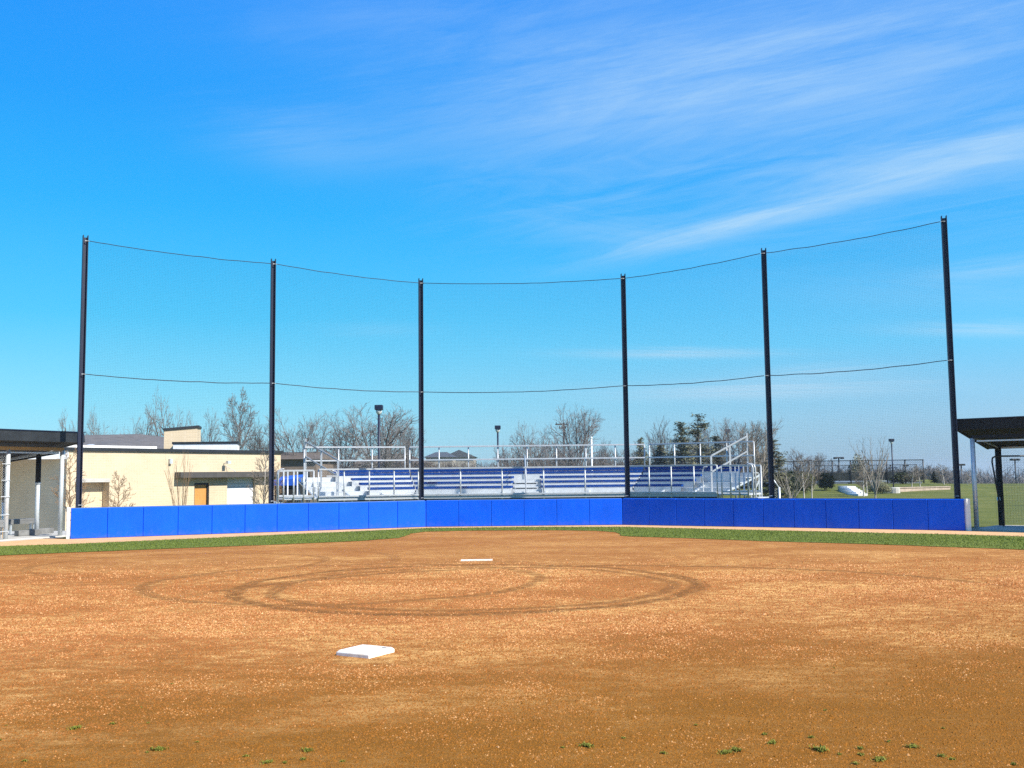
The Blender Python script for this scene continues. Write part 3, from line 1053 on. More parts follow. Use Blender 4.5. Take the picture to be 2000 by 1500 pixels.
nlabels = ["backstop net panel before the tan building, between the two left poles", "backstop net panel before the left bleacher wing and broad bare trees",
           "widest backstop net panel, before the middle of the bleachers", "backstop net panel before the shaded right bleacher wing",
           "backstop net panel before the tennis courts, between the two right poles"]
CELL = 0.044
for i in range(5):
    (p, zt, zm), (q, zt2, zm2) = POLE[i], POLE[i + 1]
    e = (q - p).normalized()
    fr = Vector((e.y, -e.x, 0)) * 0.09
    a, b = p + e * 0.09 + fr, q - e * 0.09 + fr
    ln = (b - a).length
    sag = 0.013 * ln

    def topz(u):
        return (zt - 0.17) * (1 - u) + (zt2 - 0.17) * u - 4 * sag * u * (1 - u)

    def midz(u):
        return zm * (1 - u) + zm2 * u - 4 * sag * 1.1 * u * (1 - u)

    t = thing("backstop_net", nlabels[i], "net", (a.x, a.y, 0), "panels of the backstop net")
    mb = MB()
    K = 14
    us = [k / K for k in range(K + 1)]
    nr = int(7.0 / CELL)
    for j in range(nr + 1):
        v = j / nr
        pts = [a.lerp(b, u) + Vector((0, 0, 0.9 + (topz(u) - 0.9) * v)) - fr * 0.5 * math.sin(math.pi * v) * math.sin(math.pi * u) for u in us]
        mb.tube(pts, 0.00075, 3, cap=False)
    ncol = int(ln / CELL)
    for k in range(ncol + 1):
        u = k / ncol
        pts = [a.lerp(b, u) + Vector((0, 0, 0.9 + (topz(u) - 0.9) * v)) - fr * 0.5 * math.sin(math.pi * v) * math.sin(math.pi * u) for v in (0, .25, .5, .75, 1)]
        mb.tube(pts, 0.00075, 3, cap=False)
    mb.build("mesh", M_NET, t)
    for nm, fz, r in (("top_cable", topz, 0.011), ("middle_cable", midz, 0.012)):
        mb = MB()
        mb.tube([a.lerp(b, u) + Vector((0, 0, fz(u) + 0.02 * mnoise.noise((u * 9, i, 1)))) for u in [k / 20 for k in range(21)]], r, 5)
        mb.build(nm, M_CABLE, t)

# ------------------------------------------------------------------ chain link helper
def chain_link(mb, a, b, z0a, z1a, z0b=None, z1b=None, step=0.062, r=0.0022):
    """diamond wire between two plan points, wires clipped to the (possibly sloping) panel"""
    a, b = Vector(a), Vector(b)
    z0b = z0a if z0b is None else z0b
    z1b = z1a if z1b is None else z1b
    ln = Vector((b.x - a.x, b.y - a.y)).length
    h = z1a - z0a
    n = int((ln + h) / step)
    for sg in (1, -1):
        for k in range(n + 1):
            s0 = k * step - (h if sg > 0 else 0)
            # wire runs s = s0 + sg*z'
            za, zb = 0.0, h
            lo, hi = 0.0, h
            for (edge, is_lo) in ((0.0, True), (ln, False)):
                zc = (edge - s0) / sg
                if (sg > 0) == is_lo:
                    lo = max(lo, zc)
                else:
                    hi = min(hi, zc)
            if hi - lo < 0.01:
                continue
            pts = []
            for zz_ in (lo, hi):
                u = (s0 + sg * zz_) / ln
                u = max(0, min(1, u))
                pts.append(Vector((a.x + (b.x - a.x) * u, a.y + (b.y - a.y) * u, z0a + (z0b - z0a) * u + zz_ / h * ((z1a - z0a) * (1 - u) + (z1b - z0b) * u))))
            mb.tube(pts, r, 3, cap=False)

# ------------------------------------------------------------------ bleachers
BD = 35.5
BF = [None, at(818, 930, BD), at(1224, 926, BD), None]
BF[1].z = BF[2].z = 0
BF[0] = BF[1] + Vector((-math.cos(R(21)), -math.sin(R(21)), 0)) * 3.45
BF[3] = BF[2] + Vector((math.cos(R(32)), -math.sin(R(32)), 0)) * 3.25
BG0 = BF[0] + Vector((-math.cos(R(21)), -math.sin(R(21)), 0)) * 1.15
BG3 = BF[3] + Vector((math.cos(R(32)), -math.sin(R(32)), 0)) * 1.05
bl = thing("bleachers", "three section aluminium bleachers with blue seat planks behind the wall", "bleachers", ((BF[1].x + BF[2].x) / 2, BD, -0.6))
dirs = [(BF[i + 1] - BF[i]).normalized() for i in range(3)]
bns = [Vector((-d.y, d.x, 0)) for d in dirs]


def bp(i, d):
    """corner i of the bleacher outline set back by d"""
    if i == 0:
        return BF[0] + bns[0] * d
    if i == 3:
        return BF[3] + bns[2] * d
    n1_, n2_ = bns[i - 1], bns[i]
    m = (n1_ + n2_).normalized()
    return BF[i] + m * (d / m.dot(n1_))


def along(sec, d, s0=None, s1=None):
    """the two ends of section sec at set-back d; s0, s1 move the ends inwards in metres"""
    a, b = bp(sec, d), bp(sec + 1, d)
    e = dirs[sec]
    return (a + e * s0 if s0 else a), (b - e * s1 if s1 else b)


def plank(mb, sec, d0, d1, z0, z1, s0=0, s1=0):
    a0, b0 = along(sec, d0, s0, s1)
    a1, b1 = along(sec, d1, s0, s1)
    e = dirs[sec] * 0.003
    q = [a0 + e, b0 - e, b1 - e, a1 + e]
    mb.hexa([Vector((p.x, p.y, z0)) for p in q], [Vector((p.x, p.y, z1)) for p in q])


DECK = 0.96
ROWS, RISE, RUN, D0 = 4, 0.168, 0.70, 1.45
# walkway and its fascia
for sec in range(3):
    mb = MB()
    plank(mb, sec, 0.06, D0, DECK - 0.05, DECK)
    mb.build("walkway", M_ALU, bl, bevel=0.004, seg=1)
    mb = MB()
    plank(mb, sec, 0.03, 0.058, DECK - 0.11, DECK - 0.02)
    mb.build("toe_board", M_RAIL, bl)
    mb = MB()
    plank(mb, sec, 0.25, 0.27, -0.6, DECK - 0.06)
    mb.build("shade_sheet", M_UNDER, bl)  # added dark sheet standing in for the shade under the deck
AISLE = (at(999, 930, 37).x, at(1057, 930, 37).x)
# left wing rows start further right towards the front, right wing rows end further left
cut0 = [at(718, 950, 35.9).x, at(700, 940, 36.4).x, at(683, 934, 36.9).x, at(652, 922, 37.5).x]
cut3 = [at(1326, 946, 36.2).x, at(1352, 937, 36.6).x, at(1367, 928, 37.1).x, at(1440, 918, 37.0).x]
for k in range(ROWS):
    zt = DECK + RISE * (k + 1)
    d = D0 + RUN * k
    for sec in range(3):
        mb = MB()
        plank(mb, sec, d, d + 0.025, zt - RISE, zt - 0.03)
        mb.build("riser", M_ALU, bl)
        mb = MB()
        plank(mb, sec, d, d + RUN, zt - 0.03, zt)
        mb.build("footboard", M_ALU, bl)
        # seat plank of this row, floating in front of the next riser
        zs = DECK + 0.30 + RISE * k
        ds0, ds1 = d - 0.22, d + 0.06
        a, b = along(sec, ds0)
        s0 = s1 = 0
        if sec == 0:
            s0 = max(0, (cut0[k] - a.x) / dirs[0].x)
        if sec == 2:
            s1 = max(0, (b.x - cut3[k]) / dirs[2].x)
        pieces = [(s0, s1)]
        if sec == 1 and k < 3:
            pieces = [(0, b.x - AISLE[0] - 0.02 * k), (AISLE[1] - a.x, 0)]
        for (u0, u1) in pieces:
            mb = MB()
            plank(mb, sec, ds0, ds1, zs - 0.085, zs, u0 + 0.02, u1 + 0.02)
            mb.build("seat_plank", M_SEAT, bl, bevel=0.008)
            mb = MB()
            plank(mb, sec, ds0 + 0.02, ds0 + 0.04, zt - RISE + 0.002, zs - 0.087, u0 + 0.02, u1 + 0.02)
            mb.build("bench_front", M_ALU, bl)
            aa, bb = along(sec, d - 0.03, u0 + 0.25, u1 + 0.25)
            nb = max(2, int((bb - aa).length / 1.5) + 1)
            for q in range(nb):
                p = aa.lerp(bb, q / (nb - 1))
                br = MB()
                br.box((p.x, p.y, zs - 0.145), (0.05, 0.05, 0.11), rz=math.atan2(dirs[sec].y, dirs[sec].x))
                br.build("seat_bracket", M_RAIL, bl)
        if k == 3:
            mb = MB()
            plank(mb, sec, ds1 + 0.16, ds1 + 0.20, zs + 0.02, zs + 0.15, s0 + 0.02, s1 + 0.02)
            mb.build("back_plank", M_SEAT, bl, bevel=0.006)
DB = D0 + RUN * ROWS + 0.1
# aisle steps and handrail
st = MB()
for k in range(3):
    zt = DECK + RISE * k + RISE / 2
    a = BF[1].y + D0 + RUN * k
    st.box(((AISLE[0] + AISLE[1]) / 2, a - 0.14, zt - 0.02), (AISLE[1] - AISLE[0] - 0.2, 0.28, 0.04))
    for sx in (-1, 1):
        st.box(((AISLE[0] + AISLE[1]) / 2 + sx * 0.4, a - 0.14, zt - 0.07), (0.05, 0.2, 0.07))
st.build("aisle_step", M_ALU, bl)
hx = at(1027, 930, 36.5).x
hb = MB()
hb.tube([(hx, BF[1].y + 1.1, DECK), (hx, BF[1].y + 1.1, DECK + 0.82), (hx, BF[1].y + 1.3, DECK + 0.93), (hx, BF[1].y + 3.2, DECK + 1.40), (hx, BF[1].y + 3.3, DECK + 1.32), (hx, BF[1].y + 3.3, DECK + RISE * 3)], 0.021, 6)
hb.tube([(hx, BF[1].y + 2.2, DECK + RISE), (hx, BF[1].y + 2.2, DECK + 1.15)], 0.018, 6)
hb.build("aisle_handrail", M_RAIL, bl, smooth=True)


def guard(pts, zb, zt, zm, nposts, link=True, rail=0.055, post=0.05, low=None, z_end=None):
    """a guard rail along plan points; returns nothing, builds one rail set and each post"""
    for i in range(len(pts) - 1):
        a, b = pts[i], pts[i + 1]
        e = (b - a).normalized()
        mb = MB()
        for z in zm + [zt]:
            mb.bar(Vector((a.x, a.y, z)), Vector((b.x, b.y, z)), rail * 0.8, rail)
        mb.build("guard_rail", M_RAIL, bl, bevel=0.006, seg=1)
        n = nposts[i]
        for k in range(n + 1):
            if k == 0 and i > 0:
                continue
            u = k / n
            p = a.lerp(b, min(1, max(0, u))) + Vector((-e.y, e.x, 0)) * 0.055
            pm = MB()
            pm.tube([(p.x, p.y, low if low is not None else zb), (p.x, p.y, zt)], post / 2, 8)
            pm.build("guard_post", M_RAIL, bl, smooth=True)
        if link:
            cl = MB()
            off = Vector((-e.y, e.x, 0)) * 0.03
            chain_link(cl, a + off, b + off, zb, zt, step=0.07, r=0.0007)
            cl.build("chain_link", M_WIRE, bl)


ZR = DECK + 0.93
guard([BF[0], BF[1], BF[2], BF[3]], DECK + 0.02, ZR, [DECK + 0.03], [4, 5, 4], low=DECK - 0.18)
# rear guard rail
bk = [bp(0, DB) + dirs[0] * 0.25, bp(1, DB) - dirs[0] * 0.12]
ZB = DECK + RISE * 4
guard(bk, ZB + 0.05, ZB + 1.13, [ZB + 0.62], [3], low=ZB - 0.3)
guard([bp(1, DB) + dirs[1] * 0.05, bp(2, DB) - dirs[1] * 0.05], ZB + 0.05, ZB + 1.13, [ZB + 0.62], [8], low=ZB - 0.3)
guard([bp(2, DB) + dirs[2] * 0.12, bp(3, DB) - dirs[2] * 0.2], ZB + 0.05, ZB + 1.13, [ZB + 0.62], [4], low=ZB - 0.3)
# sloping end rails and the entry ramps
for (i, G, e, nrm2) in ((0, BG0, -dirs[0], bns[0]), (3, BG3, dirs[2], bns[2])):
    F_ = BF[i]
    lo_, hi_ = F_ + nrm2 * 1.25 - e * (0.9 if i == 0 else 0.65), F_ + nrm2 * (DB + 0.05) - e * (0.3 if i == 0 else 0.45)
    mb = MB()
    zl, zh = DECK + 1.25, ZB + 1.33
    mb.bar(Vector((lo_.x, lo_.y, zl)), Vector((hi_.x, hi_.y, zh)), 0.045, 0.055)
    mb.bar(Vector((lo_.x, lo_.y, zl - 0.55)), Vector((hi_.x, hi_.y, zh - 0.55)), 0.045, 0.05)
    mb.build("end_rail", M_RAILDARK, bl, bevel=0.006, seg=1)
    for u in (0.0, 0.5, 1.0):
        p = lo_.lerp(hi_, u)
        pm = MB()
        pm.bar(Vector((p.x, p.y, DECK - 0.1)), Vector((p.x, p.y, zl + (zh - zl) * u + (0.12 if u == 1 else 0))), 0.06, 0.06)
        pm.build("end_post", M_RAIL, bl)
    # ramp landing beyond the seats
    mb = MB()
    q = [F_ + nrm2 * 0.08, G + nrm2 * 0.08, G + nrm2 * 1.3, F_ + nrm2 * 1.3]
    if i == 0:
        q = [q[1], q[0], q[3], q[2]]
    mb.hexa([Vector((p.x, p.y, DECK - 0.06)) for p in q], [Vector((p.x, p.y, DECK - 0.004)) for p in q])
    mb.build("landing", M_ALU, bl)
    for off, n in ((0.05, 3), (1.35, 3)):
        a, b = F_ + nrm2 * off + e * 0.16, G + nrm2 * off
        rl = MB()
        for z in (DECK + 0.05, ZR - 0.03):
            rl.bar(Vector((a.x, a.y, z)), Vector((b.x, b.y, z)), 0.045, 0.06)
        rl.build("guard_rail", M_RAIL, bl, bevel=0.006, seg=1)
        for k in range(n + 1):
            p = a.lerp(b, k / n)
            pm = MB()
            zz2 = -0.6 if off > 1 else DECK - 0.2
            pm.tube([(p.x, p.y, zz2), (p.x, p.y, ZR - 0.03)], 0.027, 8)
            pm.build("guard_post", M_RAIL, bl, smooth=True)
    # bent tube grab rails at the ramp mouth
    for off in (0.05, 0.28):
        p = G + nrm2 * off + e * 0.03
        p2 = p + e * 0.14
        pm = MB()
        pm.tube([(p2.x, p2.y, DECK - 0.45), (p2.x, p2.y, ZR - 0.12), (p2.x - e.x * .03, p2.y - e.y * .03, ZR - 0.02), (p.x, p.y, ZR + 0.03), (p.x - e.x * .05, p.y - e.y * .05, ZR + 0.03)], 0.024, 8)
        pm.build("grab_rail", M_RAIL, bl, smooth=True)
    # inner gate post with bent handle, as beside the first seats
    p = F_ + nrm2 * 0.7 - e * 0.75
    pm = MB()
    pm.tube([(p.x, p.y, DECK), (p.x, p.y, ZR - 0.16), (p.x + e.x * .04, p.y + e.y * .04, ZR - 0.06), (p.x + e.x * .16, p.y + e.y * .16, ZR - 0.04)], 0.022, 8)
    pm.bar((p.x, p.y, ZR - 0.22), (p.x + e.x * 0.36, p.y + e.y * 0.36, ZR - 0.22), 0.03, 0.04)
    pm.build("stair_handrail", M_RAIL, bl, smooth=False)
    # stairs from the landing down to the ground behind
    stp = MB()
    for k in range(6):
        z = DECK - 0.15 - k * 0.2
        c0 = G + e * (0.15 + 0.26 * k) + nrm2 * 0.7
        stp.box((c0.x, c0.y, z), (0.27, 1.1, 0.035), rz=math.atan2(e.y, e.x))
    stp.build("stair_tread", M_ALU, bl)
# under frame: legs and cross braces
for sec in range(3):
    a, b = along(sec, 0.2)
    c_, d_ = along(sec, DB - 0.1)
    n = 5 if sec == 1 else 3
    fr_ = MB()
    for k in range(n + 1):
        u = k / n
        p, q = a.lerp(b, u), c_.lerp(d_, u)
        m = p.lerp(q, 0.4)
        fr_.bar((p.x, p.y, -0.62), (p.x, p.y, DECK - 0.052), 0.05)
        fr_.bar((m.x, m.y, -0.62), (m.x, m.y, DECK + 0.05), 0.05)
        fr_.bar((q.x, q.y, -0.62), (q.x, q.y, ZB - 0.04), 0.05)
        fr_.bar((p.x, p.y, DECK - 0.08), (q.x, q.y, ZB - 0.12), 0.05)
        fr_.bar((m.x, m.y, -0.3), (q.x, q.y, ZB - 0.3), 0.04)
        if k < n:
            q2 = c_.lerp(d_, (k + 1) / n)
            fr_.bar((q.x, q.y, -0.3), (q2.x, q2.y, ZB - 0.4), 0.035)
    fr_.build("under_frame", M_GALV, bl)

# concrete apron between the dugout and the buildings
ap = MB()
ax, ay = [-40 + 1.5 * i for i in range(20)], [20 + 1.0 * j for j in range(21)]
ap.v = [(x, y, terrain(x, y) - 0.004) for y in ay for x in ax]
ap.f = [(j * 20 + i, j * 20 + i + 1, (j + 1) * 20 + i + 1, (j + 1) * 20 + i) for j in range(20) for i in range(19)
        if ax[i] + 0.75 < -12.4 - max(0, (29.3 - ay[j] - .5) * 0.5) and ay[j] > 19.5]
ap.build("pavement", M_CONC)["kind"] = "structure"

# ------------------------------------------------------------------ dugouts
def dugout(O, a, b, side, label):
    """O = front post next to the wall, a runs along the front towards the camera, b runs back"""
    t = thing("dugout", label, "dugout", (O.x, O.y, 0), "roofed dugouts at both ends of the wall")
    a, b = a.normalized(), b.normalized()

    def P(u, v, z):
        q = O + a * u + b * v
        return Vector((q.x, q.y, z))

    LEN, DEP = 9.0, (2.5 if side < 0 else 2.2)
    zf, zb = 2.74, 2.24                # roof underside, front and back
    fr, en = (-0.45, -0.32) if side < 0 else (-0.1, -0.34)
    # sloping roof slab with a deep fascia
    rb = MB()
    q = [P(en, fr + .04, zf), P(LEN, fr + .04, zf), P(LEN, DEP + 0.3, zb), P(en, DEP + 0.3, zb)]
    q2 = [p + Vector((0, 0, 0.10)) for p in q]
    if (q[1] - q[0]).cross(q[3] - q[0]).z < 0:
        q, q2 = q[::-1], q2[::-1]
    rb.hexa(q, q2)
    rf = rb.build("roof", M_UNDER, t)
    fb = MB()
    fb.bar(P(en, fr, zf + 0.135), P(LEN, fr, zf + 0.135), 0.06, 0.29)
    fb.bar(P(en - 0.03, fr - .03, zf + 0.13), P(en - 0.03, DEP + 0.3, zb + 0.12), 0.055, 0.27)
    fb.build("fascia", M_DARKMETAL if side < 0 else M_UNDER, rf)
    ed = MB()
    ed.bar(P(en - 0.06, fr - 0.01, zf + 0.29), P(LEN, fr - 0.01, zf + 0.29), 0.09, 0.025)
    ed.build("drip_edge", M_POLE, rf)
    bm = MB()
    bm.bar(P(-0.02, 0, 2.535), P(LEN, 0, 2.535), 0.11, 0.09)
    bm.build("front_beam", M_WOODBEAM if side < 0 else M_UNDER, t)
    bm = MB()
    bm.bar(P(0, 0.07, 2.50), P(0, DEP, 2.26), 0.05, 0.055)
    bm.bar(P(-0.0, DEP, 2.26), P(LEN, DEP, 2.26), 0.05, 0.055)
    bm.bar(P(0.12, 0.0, 2.42), P(LEN, 0.0, 2.42), 0.04, 0.04)
    bm.build("side_beam", M_GALV, t)
    inf = MB()
    inf.bar(P(0.06, 0.08, 2.43), P(0.06, DEP, 2.19), 0.04, 0.05)
    inf.build("side_rail", M_UNDER, t)
    for u in (0.0, 1.78, 3.6, 5.4, 7.2):
        pm = MB()
        p = P(u, 0, 0)
        pm.tube([(p.x, p.y, 0), (p.x, p.y, 2.5)], 0.062, 12)
        ps = pm.build("front_post", M_GALV, t, smooth=True)
        if side < 0 and u > 0:
            tm = MB()
            for z in (0.25, 0.7, 1.2, 1.65, 2.1):
                tm.tube([P(u - 0.03, -0.08, z), P(u + 0.24, -0.075, z)], 0.010, 6)
            tm.build("tie_band", M_GALV, ps)
    for k, (v, grey) in enumerate(((1.0, 1.55), (2.45, 0.95)) if side < 0 else ((2.15, 0),)):
        pm = MB()
        p = P(0, v, 0)
        top_ = 2.5 - 0.1 * v
        if side < 0:
            pm.tube([(p.x, p.y, grey), (p.x, p.y, top_)], 0.075, 12)
            ps = pm.build("side_post", M_UNDER, t, smooth=True)
            lm = MB()
            lm.tube([(p.x, p.y, 0), (p.x, p.y, grey)], 0.066, 12)
            lm.tube([(p.x, p.y, grey - .03), (p.x, p.y, grey + .03)], 0.082, 12)
            lm.build("post_sleeve", M_GALV, ps, smooth=True)
        else:
            pm.tube([(p.x, p.y, 0), (p.x, p.y, top_)], 0.085, 12)
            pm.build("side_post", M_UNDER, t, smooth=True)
    for u in ((2.4, 4.8, 7.2) if side < 0 else (0.95, 3.2, 5.4, 7.6)):
        pm = MB()
        p = P(u, DEP - 0.05, 0)
        pm.tube([(p.x, p.y, 0), (p.x, p.y, 2.25)], 0.07, 10)
        pm.build("back_post", M_UNDER, t, smooth=True)
    # chain link screens: front from the second post on, rear along the back
    cl = MB()
    chain_link(cl, P(1.84, 0, 0), P(3.54, 0, 0), 0.06, 2.40, step=0.07, r=0.0014)
    cl.build("chain_link", M_WIRE, t)
    cl = MB()
    chain_link(cl, P(0.1, DEP, 0), P(2.3, DEP, 0), 0.1, 2.2, step=0.07, r=0.0014)
    cl.build("chain_link", M_WIRE, t)
    # floor
    fl = MB()
    q = [P(-0.15, -0.12, 0), P(LEN, -0.12, 0), P(LEN, DEP + 0.2, 0), P(-0.15, DEP + 0.2, 0)]
    if (q[1] - q[0]).cross(q[3] - q[0]).z < 0:
        q = q[::-1]
    fl.prism([(p.x, p.y) for p in q], -0.1, 0.03)
    fl.build("floor_slab", M_CONC, t, bevel=0.01, seg=1)
    return P


OL = gnd(117, 1048)
OL.z = 0
PL = dugout(OL, Vector((-0.45, -0.89, 0)), Vector((-0.89, 0.45, 0)), -1, "dugout beside the tan building, with tan beam and grey steel posts")
OR = gnd(1908, 1035)
OR.z = 0
PR = dugout(OR, Vector((0.74, -0.67, 0)), Vector((0.67, 0.74, 0)), 1, "all black roofed dugout at the right edge, lawn seen through it")


def bench(name, P, u0, u1, v, label, mseat, mleg, h=0.45, legs=3):
    t = thing(name, label, "bench", P((u0 + u1) / 2, v, 0.03))
    mb = MB()
    mb.bar(P(u0, v, h), P(u1, v, h), 0.30, 0.05)
    mb.build("seat", mseat, t, bevel=0.006)
    mb = MB()
    mb.bar(P(u0, v - .13, h - 0.07), P(u1, v - .13, h - 0.07), 0.03, 0.10)
    mb.build("apron", mseat, t)
    for k in range(legs):
        u = u0 + 0.1 + (u1 - u0 - 0.2) * k / (legs - 1)
        mb = MB()
        mb.bar(P(u, v - 0.09, 0.03), P(u, v - 0.09, h - 0.026), 0.05)
        mb.bar(P(u, v + 0.09, 0.03), P(u, v + 0.09, h - 0.026), 0.05)
        mb.build("leg", mleg, t)


bench("bench", PL, 1.25, 2.6, 0.75, "short grey bench with tan wooden legs in the left dugout", M_BENCH, M_TANWOOD, 0.46)
bench("bench", PL, -0.9, 0.95, 2.2, "long low greenish grey bench behind the left dugout posts", M_BENCH, M_GALV, 0.45)
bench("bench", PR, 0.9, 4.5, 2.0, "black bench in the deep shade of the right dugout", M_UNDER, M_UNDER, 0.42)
# low grey kerb blocks on the dugout floor
for k, (u, v) in enumerate(((0.35, 0.95), (-0.45, 1.35))):
    mb = MB()
    mb.bar(PL(u - 0.36, v, 0.115), PL(u + 0.36, v, 0.115), 0.2, 0.16)
    tag(mb.build("kerb_block", M_BLOCK, bevel=0.012), ["dark grey block on the dugout floor, in front of the low bench", "dark grey block at the open end of the left dugout"][k],
        "block", "grey blocks on the dugout floor")

# leaning practice screen in the right dugout
t = thing("practice_screen", "dark tubular practice screen with a rounded corner leaning in the dugout", "screen", PR(0.2, 1.1, 0.03))
s0, s1 = plan_hit(1938, OR, OR + Vector((1, 0.1, 0)), 1.3), plan_hit(2010, OR, OR + Vector((1, 0.1, 0)), 1.3)
sb = plan_hit(1955, OR, OR + Vector((1, 0.1, 0)), 0.9)
ztop = at(1940, 891, s0.y).z
mb = MB()
e = (s1 - s0).normalized()
mb.tube([(sb.x, sb.y, 0.03), (s0.x + 0.01, s0.y, ztop - 0.16), (s0.x + e.x * .03, s0.y + e.y * .03, ztop - .05), (s0.x + e.x * .13, s0.y + e.y * .13, ztop),
         (s1.x, s1.y, ztop), (s1.x + e.x * .9, s1.y + e.y * .9, ztop), (s1.x + e.x * 1.0, s1.y + e.y * 1.0, 0.05)], 0.024, 8)
mb.build("frame", M_DARKMETAL, t, smooth=True)
mb = MB()
nn = 26
for k in range(nn):
    z = 0.1 + (ztop - 0.15) * k / nn
    u = 1 - z / ztop
    mb.tube([(s0.x + (sb.x - s0.x) * u, s0.y + (sb.y - s0.y) * u, z), (s1.x + e.x * .9, s1.y + e.y * .9, z)], 0.0018, 3, cap=False)
for k in range(24):
    p = s0.lerp(s1 + e * .9, (k + .5) / 24)
    mb.tube([(p.x, p.y - 0.05, 0.1), (p.x, p.y, ztop)], 0.0018, 3, cap=False)
mb.build("net", M_NET, t)
mb = MB()
lp = (sb + (s0 - sb) * 0.55)
mb.box((lp.x + .02, lp.y - .02, 0.80), (0.09, 0.05, 0.10))
mb.build("latch", M_WHITE, t, bevel=0.01)

# ------------------------------------------------------------------ tan building
GZ = -0.6
BA = plan_hit(130, (0, 38.0), (1, 38.0))
BB = plan_hit(548, (0, 46.5), (1, 46.5))
be = (BB - BA).normalized()
bn_ = Vector((-be.y, be.x, 0))          # points away from the camera
if bn_.y < 0:
    bn_ = -bn_
BL = (BB - BA).length
bld = thing("tan_building", "long low tan brick field house behind the wall at left", "building", (BA.x, BA.y, GZ))
ZC = 2.72
bang = math.atan2(be.y, be.x)
M_BRICKW = brick_mat("tan_wall_brick", (0.60, 0.50, 0.35), (0.575, 0.475, 0.325), (0.615, 0.52, 0.38), ang=bang)


def bt(px):
    p = plan_hit(px, BA, BB)
    return (p - BA).dot(be)


def BW(s, d, z):
    q = BA + be * s + bn_ * d
    return Vector((q.x, q.y, z))


def wslab(mb, s0, s1, d0, d1, z0, z1):
    mb.hexa([BW(s0, d0, z0), BW(s1, d0, z0), BW(s1, d1, z0), BW(s0, d1, z0)], [BW(s0, d0, z1), BW(s1, d0, z1), BW(s1, d1, z1), BW(s0, d1, z1)])


def bz(px, py):
    return at(px, py, plan_hit(px, BA, BB).y).z


ops = [(bt(147), bt(214), GZ + 0.9, bz(180, 942)), (bt(380), bt(409), GZ, bz(394, 943)), (bt(444), bt(499), GZ, bz(470, 931))]
mb = MB()
s = 0.0
for (s0, s1, z0, z1) in ops:
    wslab(mb, s, s0, 0, 0.4, GZ - .3, ZC)
    wslab(mb, s0, s1, 0, 0.4, z1, ZC)
    if z0 > GZ:
        wslab(mb, s0, s1, 0, 0.4, GZ - .3, z0)
    s = s1
wslab(mb, s, BL, 0, 0.4, GZ - .3, ZC)
wslab(mb, BL - 0.4, BL, 0.4, 9, GZ - .3, ZC)
wslab(mb, 0.0, 0.4, 0.4, 9, GZ - .3, ZC)
wslab(mb, 0.4, BL - 0.4, 8.6, 9, GZ - .3, ZC)
mb.build("wall", M_BRICKW, bld)
mb = MB()
wslab(mb, -0.08, BL + 0.08, -0.08, 0.5, ZC, ZC + 0.13)
mb.build("coping", M_DARKMETAL, bld)
mb = MB()
wslab(mb, 0.3, bt(322), 0.55, 0.8, ZC + 0.02, ZC + 0.24)
mb.build("roof_kerb", M_WHITE, bld)
mb = MB()
wslab(mb, 0.41, BL - 0.41, 0.41, 8.59, ZC - 0.3, ZC - 0.12)
mb.build("flat_roof", M_ROOF, bld)
# niche
mb = MB()
s0, s1, z0, z1 = ops[0]
wslab(mb, s0 - .1, s1 + .1, 0.42, 0.55, z0 - .1, z1 + .1)
nw = mb.build("niche_back", M_BRICKW, bld)
mb = MB()
wslab(mb, s0 - 0.02, s1 + 0.02, -0.02, -0.002, z1, z1 + 0.14)
mb.build("niche_lintel", M_CONC, bld)
# doors
s0, s1, z0, z1 = ops[1]
mb = MB()
wslab(mb, s0 + .06, s1 - .06, 0.12, 0.17, z0, z1 - .08)
d1 = mb.build("door", M_DOOR, bld)
mb = MB()
wslab(mb, s0, s0 + .055, 0.05, 0.2, z0, z1)
wslab(mb, s1 - .055, s1, 0.05, 0.2, z0, z1)
wslab(mb, s0 + .055, s1 - .055, 0.05, 0.2, z1 - .075, z1)
mb.build("frame", M_DARKMETAL, d1)
mb = MB()
mb.tube([BW(s0 + .13, .07, 0.35), BW(s0 + .13, .12, 0.35)], 0.03, 8)
mb.build("handle", M_GALV, d1)
s0, s1, z0, z1 = ops[2]
rd = MB()
nsl = 16
for k in range(nsl):
    za, zb_ = z0 + (z1 - z0) * k / nsl, z0 + (z1 - z0) * (k + 1) / nsl - 0.012
    wslab(rd, s0 + .01, s1 - .01, 0.15, 0.19, za, zb_)
wslab(rd, s0 + .01, s1 - .01, 0.195, 0.22, z0, z1)
rd.build("rolling_door", M_ROLLER, bld)
# entrance canopy
mb = MB()
c0, c1 = bt(341) - 0.0, BL + 0.2
zc0, zc1 = bz(430, 930) - 0.06, bz(430, 919) - 0.06
wslab(mb, c0, c1, -0.42, -0.003, zc0, zc1)
mb.build("canopy", plain("dark_bronze_canopy", (0.07, 0.065, 0.06), 0.6, 0, 0.2, 3), bld, bevel=0.01, seg=1)
mb = MB()
for px in (437,):
    s = bt(px)
    z = bz(px, 905)
    mb.tube([BW(s, 0, z), BW(s, -0.25, z + .02)], 0.02, 6)
    mb.box(BW(s, -0.30, z + .04), (0.16, 0.14, 0.12), rz=bang)
    mb.tube([BW(s + .1, -0.02, z - .1), BW(s + .3, -0.4, zc1)], 0.012, 5)
mb.build("wall_lamp", M_GALV, bld)
mb = MB()
mb.box(BW(bt(331), -0.06, bz(331, 901)), (0.12, 0.12, 0.2), rz=bang)
mb.build("wall_lamp", M_GALV, bld)
# rooftop pieces
mb = MB()
p = plan_hit(176, (0, 43), (1, 43))
mb.lathe((p.x, p.y, ZC - 0.12), [(0.16, 0), (0.16, 0.25), (0.28, 0.27), (0.28, 0.45), (0.1, 0.52)], 12)
mb.build("roof_vent", M_GALV, bld)
mb = MB()
mb.add([], [])
q = [at(120, 871, 52), at(340, 871, 60), at(330, 858, 66), at(228, 850, 60), at(140, 859, 55)]
